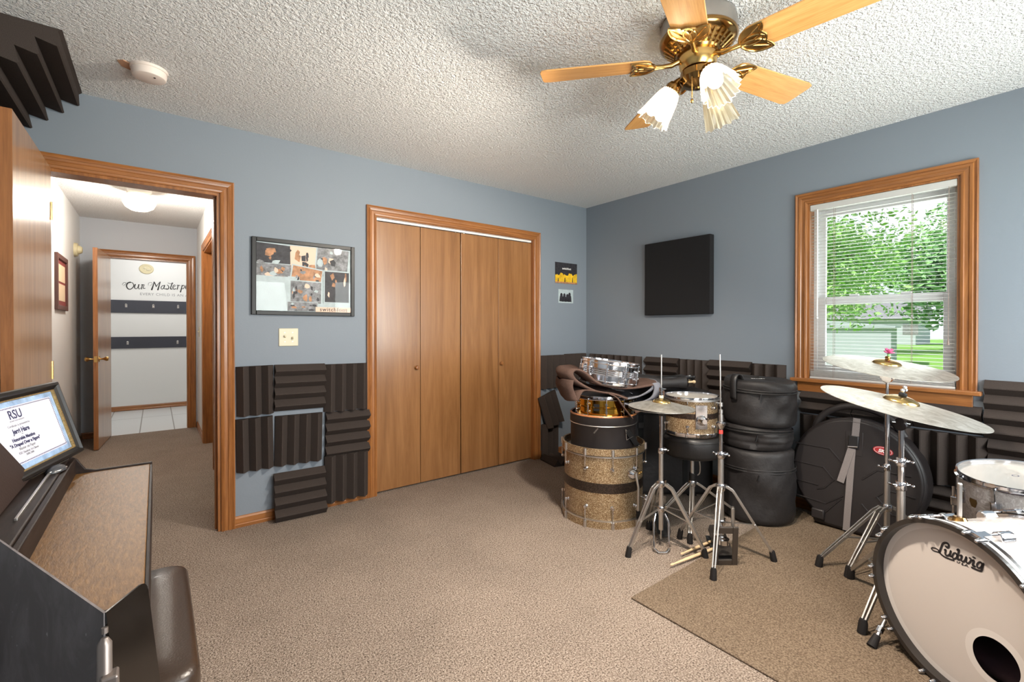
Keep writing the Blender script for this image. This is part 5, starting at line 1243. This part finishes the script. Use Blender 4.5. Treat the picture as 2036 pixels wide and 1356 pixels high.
# --- cymbal stands
def boom_stand(label, x, y, hubz, zlo, segs, feet, top, cols, wings, grp='chrome cymbal stands'):
    t = thing('cymbal_stand', label, 'cymbal stand', T(x, y, RZ), grp)
    for i, (za, zb, r) in enumerate(segs):
        b = MB(); b.tube([(0, 0, za), (0, 0, zb)], r, 16); b.build(('lower_tube', 'middle_tube', 'upper_tube')[i], M['chrome' if i else 'steel'], t)
    for z, r in cols: collar(t, z, r, M['chrome'], .034)
    for z, a, r in wings: wing(t, z, D_(a), M['chrome'], r)
    for (fx_, fy_) in feet:
        a = math.atan2(fy_-y, fx_-x); rf = math.hypot(fx_-x, fy_-y)
        tripod(t, hubz, zlo, rf, (a,), M['steel'], .0145, .016, 0, .02)
    tz = segs[-1][1]
    b = MB(); b.tube([(-.018, 0, tz-.005), (.018, 0, tz-.005)], .020, 14); b.tube([(-.024, 0, tz+.016), (.024, 0, tz+.016)], .015, 14); b.bar((0, -.03, tz), (0, .03, tz), .012, .012); b.build('tilter', M['chrome'], t)
    b = MB(); b.tube([(0, 0, tz), top], .0045, 8); b.build('tilter_rod', M['steel'], t)
    return t
A1 = (-.56, -2.582)
boom_stand('taller chrome cymbal stand in front of the black cymbal case', A1[0], A1[1], .312, .15, ((.03, .50, .0135), (.49, .82, .0115), (.81, .965, .0065)), ((-.80, -2.362), (-.806, -2.49), (-.28, -2.80)), (-.006, .003, 1.07), ((.515, .0145), (.312, .019), (.15, .018), (.82, .012)), ((.52, 160, .016), (.825, 150, .014), (.825, -30, .014)))
B1 = (-.988, -2.730)
boom_stand('shorter chrome cymbal stand standing right behind the big bass drum', B1[0], B1[1], .30, .14, ((.03, .545, .0155), (.54, .65, .0135), (.64, .81, .0105)), ((-.808, -2.50), (-1.25, -2.668), (-.86, -2.97)), (-.011, .004, .925), ((.55, .018), (.30, .02), (.14, .02), (.65, .016)), ((.555, 142, .018), (.553, -38, .02), (.655, 142, .016), (.653, -38, .018)))
c1 = align((-.565, -2.578, 1.027), (-.067, -.154, .986), (0, 1, 0))
cy = cymbal('ride_cymbal', 'large upper cymbal tilted in front of the window with a pink flower on top', .268, c1, .018, .06, .024, 1, 'large crash and ride cymbals')
fl = thing('flower_wingnut', 'pink flower shaped nut on the upper cymbal', 'wing nut', c1 @ T(0, 0, .043))
k = MB(); k.lathe([(0, 0), (.012, .001), (.013, .006), (.011, .012), (.006, .014), (0, .014)], 18); k.build('felt_washer', M['antique'], fl)
k = MB()
for i in range(10):
    a = 2*PI*i/10+(.3 if i % 2 else 0); k.M = T(.007*math.cos(a), .007*math.sin(a), .03+(.008 if i % 2 else 0)) @ Rz(a) @ Ry(D_(40 if i % 2 else 70)); k.ball((0, 0, .006), .008, 8, 6, (.5, 1, 1.5))
k.M = T(0, 0, .0); k.ball((0, 0, .04), .009, 10, 6); k.build('petals', M['pink'], fl)
k = MB(); k.tube([(0, 0, .012), (0, 0, .03)], .005, 8); k.build('stem', M['leaf2'], fl)
c2 = align((-.998, -2.726, .895), (.031, -.21, .977), (0, 1, 0))
cy = cymbal('crash_cymbal', 'large lower cymbal tilted down to the right in front of the window sill', .283, c2, .02, .062, .026, 1, 'large crash and ride cymbals')
wn = thing('cymbal_wing_nut', 'chrome wing nut on the lower cymbal', 'wing nut', c2 @ T(0, 0, .046))
k = MB(); k.lathe([(0, 0), (.014, 0), (.015, .006), (.012, .012), (0, .012)], 16); k.build('felt_washer', M['blackmatte'], wn)
k = MB(); k.tube([(0, 0, .01), (0, 0, .034)], .006, 10); k.bar((-.022, 0, .022), (.022, 0, .022), .008, .007); k.ball((-.023, 0, .024), .008); k.ball((.023, 0, .024), .008); k.ball((0, 0, .036), .008); k.build('wing_nut', M['chrome'], wn)

# --- big white bass drum
yaw = D_(149.76); nb = Vector((math.cos(yaw), math.sin(yaw), 0))
kd = thing('bass_drum', 'large white pearl bass drum with black hoops and lettered front head', 'drum', align(Vector((-1.382, -2.94, .288)), nb))
RO = .28; RS = .267; LEN = .40
b_ = MB(); b_.lathe([(RS, -.035), (RS, -LEN+.035), (RS-.008, -LEN+.035), (RS-.008, -.035)], 96, True); b_.build('shell', M['pearl'], kd)
for s_, z in ((1, 0), (-1, -LEN)):
    b_ = MB(); b_.lathe([(RO, z), (RO, z-s_*.042), (RO-.016, z-s_*.042), (RO-.016, z)], 96, True); ho = b_.build('front_hoop' if s_ > 0 else 'rear_hoop', M['hooppaint'], kd)
    b_ = MB(); b_.lathe([(RO+.0006, z-s_*.014), (RO+.0006, z-s_*.028)], 96); b_.build('hoop_inlay', M['hoopwhite'], ho)
    b_ = MB(); b_.lathe([(RO-.003, z-s_*.043), (RO-.003, z-s_*.049), (RS, z-s_*.049)], 96); b_.build('flesh_hoop', M['chrome'], ho)
# head with a sound hole
hc = Vector((.113, -.098)); hr = .064
def ringface(mb, R0, c, r, z, n=96):
    vo = [(R0*math.cos(2*PI*i/n), R0*math.sin(2*PI*i/n), z) for i in range(n)]; vi = [(c.x+r*math.cos(2*PI*i/n), c.y+r*math.sin(2*PI*i/n), z) for i in range(n)]
    mb.add(vo+vi, [(i, (i+1) % n, n+(i+1) % n, n+i) for i in range(n)])
b_ = MB(); ringface(b_, RO-.015, hc, hr, -.033); hd = b_.build('front_head', M['head'], kd, 0)
b_ = MB(); b_.lathe([(RO-.0155, -.0326), (RO-.036, -.0322)], 96); b_.build('muffle_ring', M['headring'], hd, 0)
b_ = MB(); b_.M = T(hc.x, hc.y, 0); b_.lathe([(hr, -.0325), (hr+.022, -.0325)], 64); b_.build('port_ring', M['headring'], hd, 0)
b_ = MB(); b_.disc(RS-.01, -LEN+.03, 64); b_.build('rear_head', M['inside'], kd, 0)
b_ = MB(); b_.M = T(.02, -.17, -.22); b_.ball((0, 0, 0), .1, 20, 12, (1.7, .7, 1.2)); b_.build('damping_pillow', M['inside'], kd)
LG = {'L1': ([(-.0568, .1634), (-.0663, .166), (-.0786, .1632), (-.0818, .1577), (-.075, .1545), (-.0628, .1563), (-.0555, .158)], .0045), 'L2': ([(-.0555, .1577), (-.0491, .1788), (-.0441, .1929), (-.0365, .2), (-.0282, .2013), (-.0248, .1949), (-.0289, .1867), (-.0339, .1887)], .0072),
 'L3': ([(-.0576, .1603), (-.049, .1537), (-.0371, .1506), (-.0238, .1511), (-.009, .1533)], .0058), 'u1': ([(-.0381, .1748), (-.0342, .1767), (-.0363, .1635), (-.0321, .1581), (-.0255, .1621), (-.0205, .1695)], .0066), 'u2': ([(-.0186, .1802), (-.0213, .1638), (-.0156, .1631)], .0068),
 'd1': ([(.0005, .1764), (-.0019, .1805), (-.0075, .1786), (-.0124, .17), (-.0131, .1617), (-.0082, .1589), (-.0018, .1648), (.0014, .1733), (.0005, .1764)], .006), 'd2': ([(.0021, .1937), (.0068, .1955), (.0022, .1651), (.0086, .1648)], .0072),
 'w1': ([(.0109, .179), (.0156, .1813), (.0136, .1674), (.0181, .1632), (.0243, .1684), (.0289, .1828)], .0066), 'w2': ([(.0296, .1823), (.0282, .1696), (.0336, .1651), (.0404, .1732), (.043, .183), (.0388, .1852)], .006),
 'i1': ([(.0494, .193), (.0539, .1928)], .0062), 'i2': ([(.0464, .1806), (.0514, .1822), (.048, .1661), (.054, .1659)], .007), 'g1': ([(.0746, .1832), (.0709, .1872), (.0651, .1833), (.0607, .1752), (.0607, .1677), (.0652, .1658), (.071, .1706), (.0746, .1783), (.0746, .1832)], .0062),
 'g2': ([(.0782, .1867), (.0747, .1716), (.0718, .1601), (.0623, .1576), (.0458, .1574)], .0066), 'U': ([(.0015, .1556), (.0016, .1517), (.0071, .1527), (.0099, .1577)], .0022), 'S': ([(.0189, .1583), (.015, .1545), (.02, .1537), (.0189, .1511), (.015, .1514)], .0022),
 'A': ([(.0236, .1521), (.0305, .1605), (.0344, .1531)], .0022), 'A2': ([(.0267, .1542), (.0329, .1557)], .002)}
b_ = MB(); b_.M = T(0, 0, -.0327)
for k, (p, w_) in LG.items(): stroke(b_, p, w_, 0, .0005, 0 if k in ('A', 'A2', 'i1') else 6)
b_.build('lettering', M['ink'], hd, 0)
for deg in (75, 111.5, 148, 184.5, 221, 257, 294, 330, 6, 38.5):
    a = D_(deg)
    for s_, z in ((1, 0), (-1, -LEN)):
        root = MB()
        for q in (-1, 1):
            aa = a+q*.068
            root.M = Rz(aa) @ T(RO+.003, 0, z); root.tube([(0, 0, s_*.012), (0, 0, s_*.0), (0, 0, -s_*.02)], [.006, .009, .008], 12); root.ball((0, 0, s_*.012), .006, 10, 6)
        root.M = Rz(a); root.bar((RO+.005, -.02, z-s_*.012), (RO+.005, .02, z-s_*.012), .012, .01); root.bar((RO+.006, 0, z-s_*.012), (RO+.008, 0, z-s_*.055), .022, .006, (1, 0, 0))
        cl = root.build('claw', M['chrome'], kd, 40)
        r = MB(); r.M = Rz(a); r.tube([(RO+.004, 0, z-s_*.05), (RS+.016, 0, z-s_*.10)], .0035, 8); r.build('tension_rod', M['chrome'], cl)
        zl = z-s_*.118
        r = MB(); r.M = Rz(a)
        r.prism([(RS-.002, -.02), (RS+.014, -.016), (RS+.024, -.006), (RS+.024, .006), (RS+.014, .016), (RS-.002, .02)], zl-.026, zl+.026); r.build('lug', M['chrome'], kd, 30, .004)
# mount post on top
r = MB(); r.M = T(-.07, .258, -.13); r.tube([(0, .0, 0), (0, .125, 0)], .0072, 12); r.ball((0, .127, 0), .0078); r.build('mount_post', M['steel'], kd)
r = MB(); r.M = T(-.07, .252, -.13) @ Rx(-PI/2); r.lathe([(0, .022), (.016, .02), (.022, .01), (.03, 0)], 24); r.build('mount_base', M['antique'], kd)
# spurs (world-placed feet)
Mi = kd.matrix_world.inverted()
for foot_w, ang_, z in (((-1.318, -2.716, RZ), 205, -.10), ((-1.53, -3.19, RZ), -25, -.10)):
    ft = Mi @ Vector(foot_w); a = D_(ang_); p0 = Vector((RS*math.cos(a), RS*math.sin(a), z)); kn = p0+Vector((.03*math.cos(a), .03*math.sin(a), .0))
    r = MB(); r.M = Rz(a) @ T(RS, 0, z); r.box(-.004, -.018, -.03, .02, .018, .03); sp = r.build('spur_bracket', M['chrome'], kd, 0, .004)
    r = MB(); q = kn.lerp(ft, .85); r.tube([p0+Vector((.012*math.cos(a), .012*math.sin(a), 0)), kn, q], .007, 12); r.build('spur_leg', M['steel'], sp)
    r = MB(); r.tube([kn.lerp(ft, .62), kn.lerp(ft, .72)], .012, 10); r.build('spur_nut', M['chrome'], sp)
    r = MB(); r.tube([kn.lerp(ft, .78), ft], [.012, .017], 12); r.build('rubber_foot', M['rubber'], sp)

# --- white pearl floor tom
wt = thing('floor_tom', 'white pearl floor tom with a clear head behind the big bass drum', 'drum', align((-.665, -3.05, .32), (-.10, .03, .99), (0, 1, 0)) @ Rz(D_(60)))
R = .1778; H = .31
b_ = MB(); b_.lathe([(R, .02), (R, H-.02), (R-.007, H-.02), (R-.007, .02)], 80, True); b_.build('shell', M['pearl'], wt)
b_ = MB(); steel_hoop(b_, R, H-.022, 1, 80); b_.build('upper_hoop', M['chrome'], wt)
b_ = MB(); steel_hoop(b_, R, .022, -1, 80); b_.build('lower_hoop', M['chrome'], wt)
b_ = MB(); b_.disc(R, H-.010, 64); bh = b_.build('batter_head', M['clearhead'], wt, 0)
b_ = MB(); b_.M = T(.01, .0, H-.0095); b_.lathe([(.008, 0), (.011, 0)], 20); b_.build('head_print', M['inkblue'], bh, 0)
b_ = MB(); b_.disc(R, .012, 64); b_.build('resonant_head', M['head'], wt, 0)
Wi = wt.matrix_world.inverted()
camdir = Wi.to_3x3() @ Vector((-.96, -.08, 0)); a0 = math.atan2(camdir.y, camdir.x)
for i in range(8): 
    a = a0+D_(-20)+2*PI*i/8
    lo = drum_lug(wt, R, a, H*.68, .055, .03, M['chrome'], 'box', H-.018, None)
    lo2 = drum_lug(wt, R, a, H*.22, .055, .03, M['chrome'], 'box', .018, None)
b_ = MB(); b_.M = Rz(a0+D_(-46)) @ T(R, 0, H*.66) @ Ry(PI/2) @ Rz(PI/2); b_.prism([(-.013, .016), (.013, .016), (.016, .004), (.008, -.018), (-.008, -.018), (-.016, .004)], 0, .0025); b_.build('badge', M['badge'], wt, 0)
for i in range(3):
    a = a0+D_(95+i*85); r = MB(); top_ = Vector(((R+.02)*math.cos(a), (R+.02)*math.sin(a), .16)); tw = wt.matrix_world @ top_; ftw = Vector((tw.x, tw.y, RZ)); ft = Wi @ ftw
    r.tube([top_+Vector((0, 0, .05)), ft], .0055, 10); lg = r.build('leg', M['steel'], wt)
    r = MB(); r.M = Rz(a) @ T(R, 0, .15); r.box(-.002, -.016, -.02, .03, .016, .02); r.build('leg_bracket', M['chrome'], lg, 0, .003)
    r = MB(); d_ = (top_-ft).normalized(); r.tube([ft, ft+d_*.03], .01, 10); r.build('rubber_foot', M['rubber'], lg)

# ---------------------------------------------------------------- light
def point(name, loc, power, col, rad):
    l = bpy.data.lights.new(name, 'POINT'); l.energy = power; l.color = col; l.shadow_soft_size = rad
    o = bpy.data.objects.new(name, l); COL.objects.link(o); o.location = loc; return o
def area(name, loc, rot, sx, sy, power, col):
    l = bpy.data.lights.new(name, 'AREA'); l.shape = 'RECTANGLE'; l.size = sx; l.size_y = sy; l.energy = power; l.color = col
    o = bpy.data.objects.new(name, l); COL.objects.link(o); o.location = loc; o.rotation_euler = rot; return o
for p, ax in LAMPS:
    l = bpy.data.lights.new('fan_lamp', 'SPOT'); l.energy = 120; l.color = (1, .9, .78); l.shadow_soft_size = .035; l.spot_size = D_(174); l.spot_blend = .4
    o = bpy.data.objects.new('fan_lamp', l); COL.objects.link(o); o.location = p; o.rotation_euler = (-ax).to_track_quat('Z', 'Y').to_euler()
for k in range(3): pass
point('hall_lamp', (-3.585, 1.92, 2.20), 40, (1, .93, .84), .06)
point('far_room_fill', (-3.4, 4.7, 2.30), 21, (1, .98, .95), .1)  # added fill to brighten the tiled room; no fitting there
for xa, xb, pw, tl in ((SX0, SX1, 62, 24), (SX2, SX3, 54, 8)):  # second entry is added fill for the ceiling and right-hand wall
    area('south_daylight_and_fill', ((xa+xb)/2, YS-.16, (SZ0+SZ1)/2), (PI/2+D_(tl), 0, 0), xb-xa-.1, SZ1-SZ0-.1, pw, (.98, .99, 1))
area('daylight_east_window', (.9, -2.2, 1.75), (0, PI/2+D_(14), 0), 1.6, 1.5, 34, (.96, .98, 1))
sun = bpy.data.lights.new('sun', 'SUN'); sun.energy = 5.5; sun.angle = .02; sun.color = (1, .96, .9)
so = bpy.data.objects.new('sun', sun); COL.objects.link(so); so.rotation_euler = Vector((-.55, .35, .75)).to_track_quat('Z', 'Y').to_euler()
wd = bpy.data.worlds.new('sky'); sc.world = wd; wd.use_nodes = True; nt = wd.node_tree
bg = nt.nodes['Background']
tcn = nt.nodes.new('ShaderNodeTexCoord'); sep = nt.nodes.new('ShaderNodeSeparateXYZ'); nt.links.new(tcn.outputs['Generated'], sep.inputs[0])
cl_ = nt.nodes.new('ShaderNodeTexNoise'); cl_.inputs['Scale'].default_value = 3.5; cl_.inputs['Detail'].default_value = 6; nt.links.new(tcn.outputs['Generated'], cl_.inputs['Vector'])
base = ramp(nt, sep.outputs[2], [(0, (.80, .88, .98, 1)), (.5, (.45, .62, .92, 1))])
mixn = N(nt, 'ShaderNodeMix', data_type='RGBA'); nt.links.new(ramp(nt, cl_.outputs['Fac'], [(.45, (0, 0, 0, 1)), (.62, (1, 1, 1, 1))]), mixn.inputs[0]); nt.links.new(base, mixn.inputs[6]); mixn.inputs[7].default_value = (.95, .96, .98, 1)
nt.links.new(mixn.outputs[2], bg.inputs[0]); bg.inputs[1].default_value = 1.05

# ---------------------------------------------------------------- camera
cam = bpy.data.cameras.new('camera'); co = bpy.data.objects.new('camera', cam); COL.objects.link(co); sc.camera = co
cam.sensor_width = 36; cam.lens = 918.0/2036*36; cam.shift_y = -20.8/2036; cam.clip_start = .02; cam.clip_end = 300
co.location = (-3.475, -3.267, 1.226)
co.rotation_euler = (PI/2-.00656, 0, .91378-PI/2)
sc.view_settings.view_transform = 'Standard'; sc.view_settings.look = 'None'; sc.view_settings.gamma = 1; sc.view_settings.use_curve_mapping = False
sc.view_settings.exposure = 0.22
sc.cycles.max_bounces = 8; sc.cycles.diffuse_bounces = 4; sc.cycles.glossy_bounces = 4; sc.cycles.transparent_max_bounces = 16
sc.cycles.caustics_reflective = False; sc.cycles.caustics_refractive = False; sc.cycles.sample_clamp_indirect = 4
sc.cycles.use_denoising = True
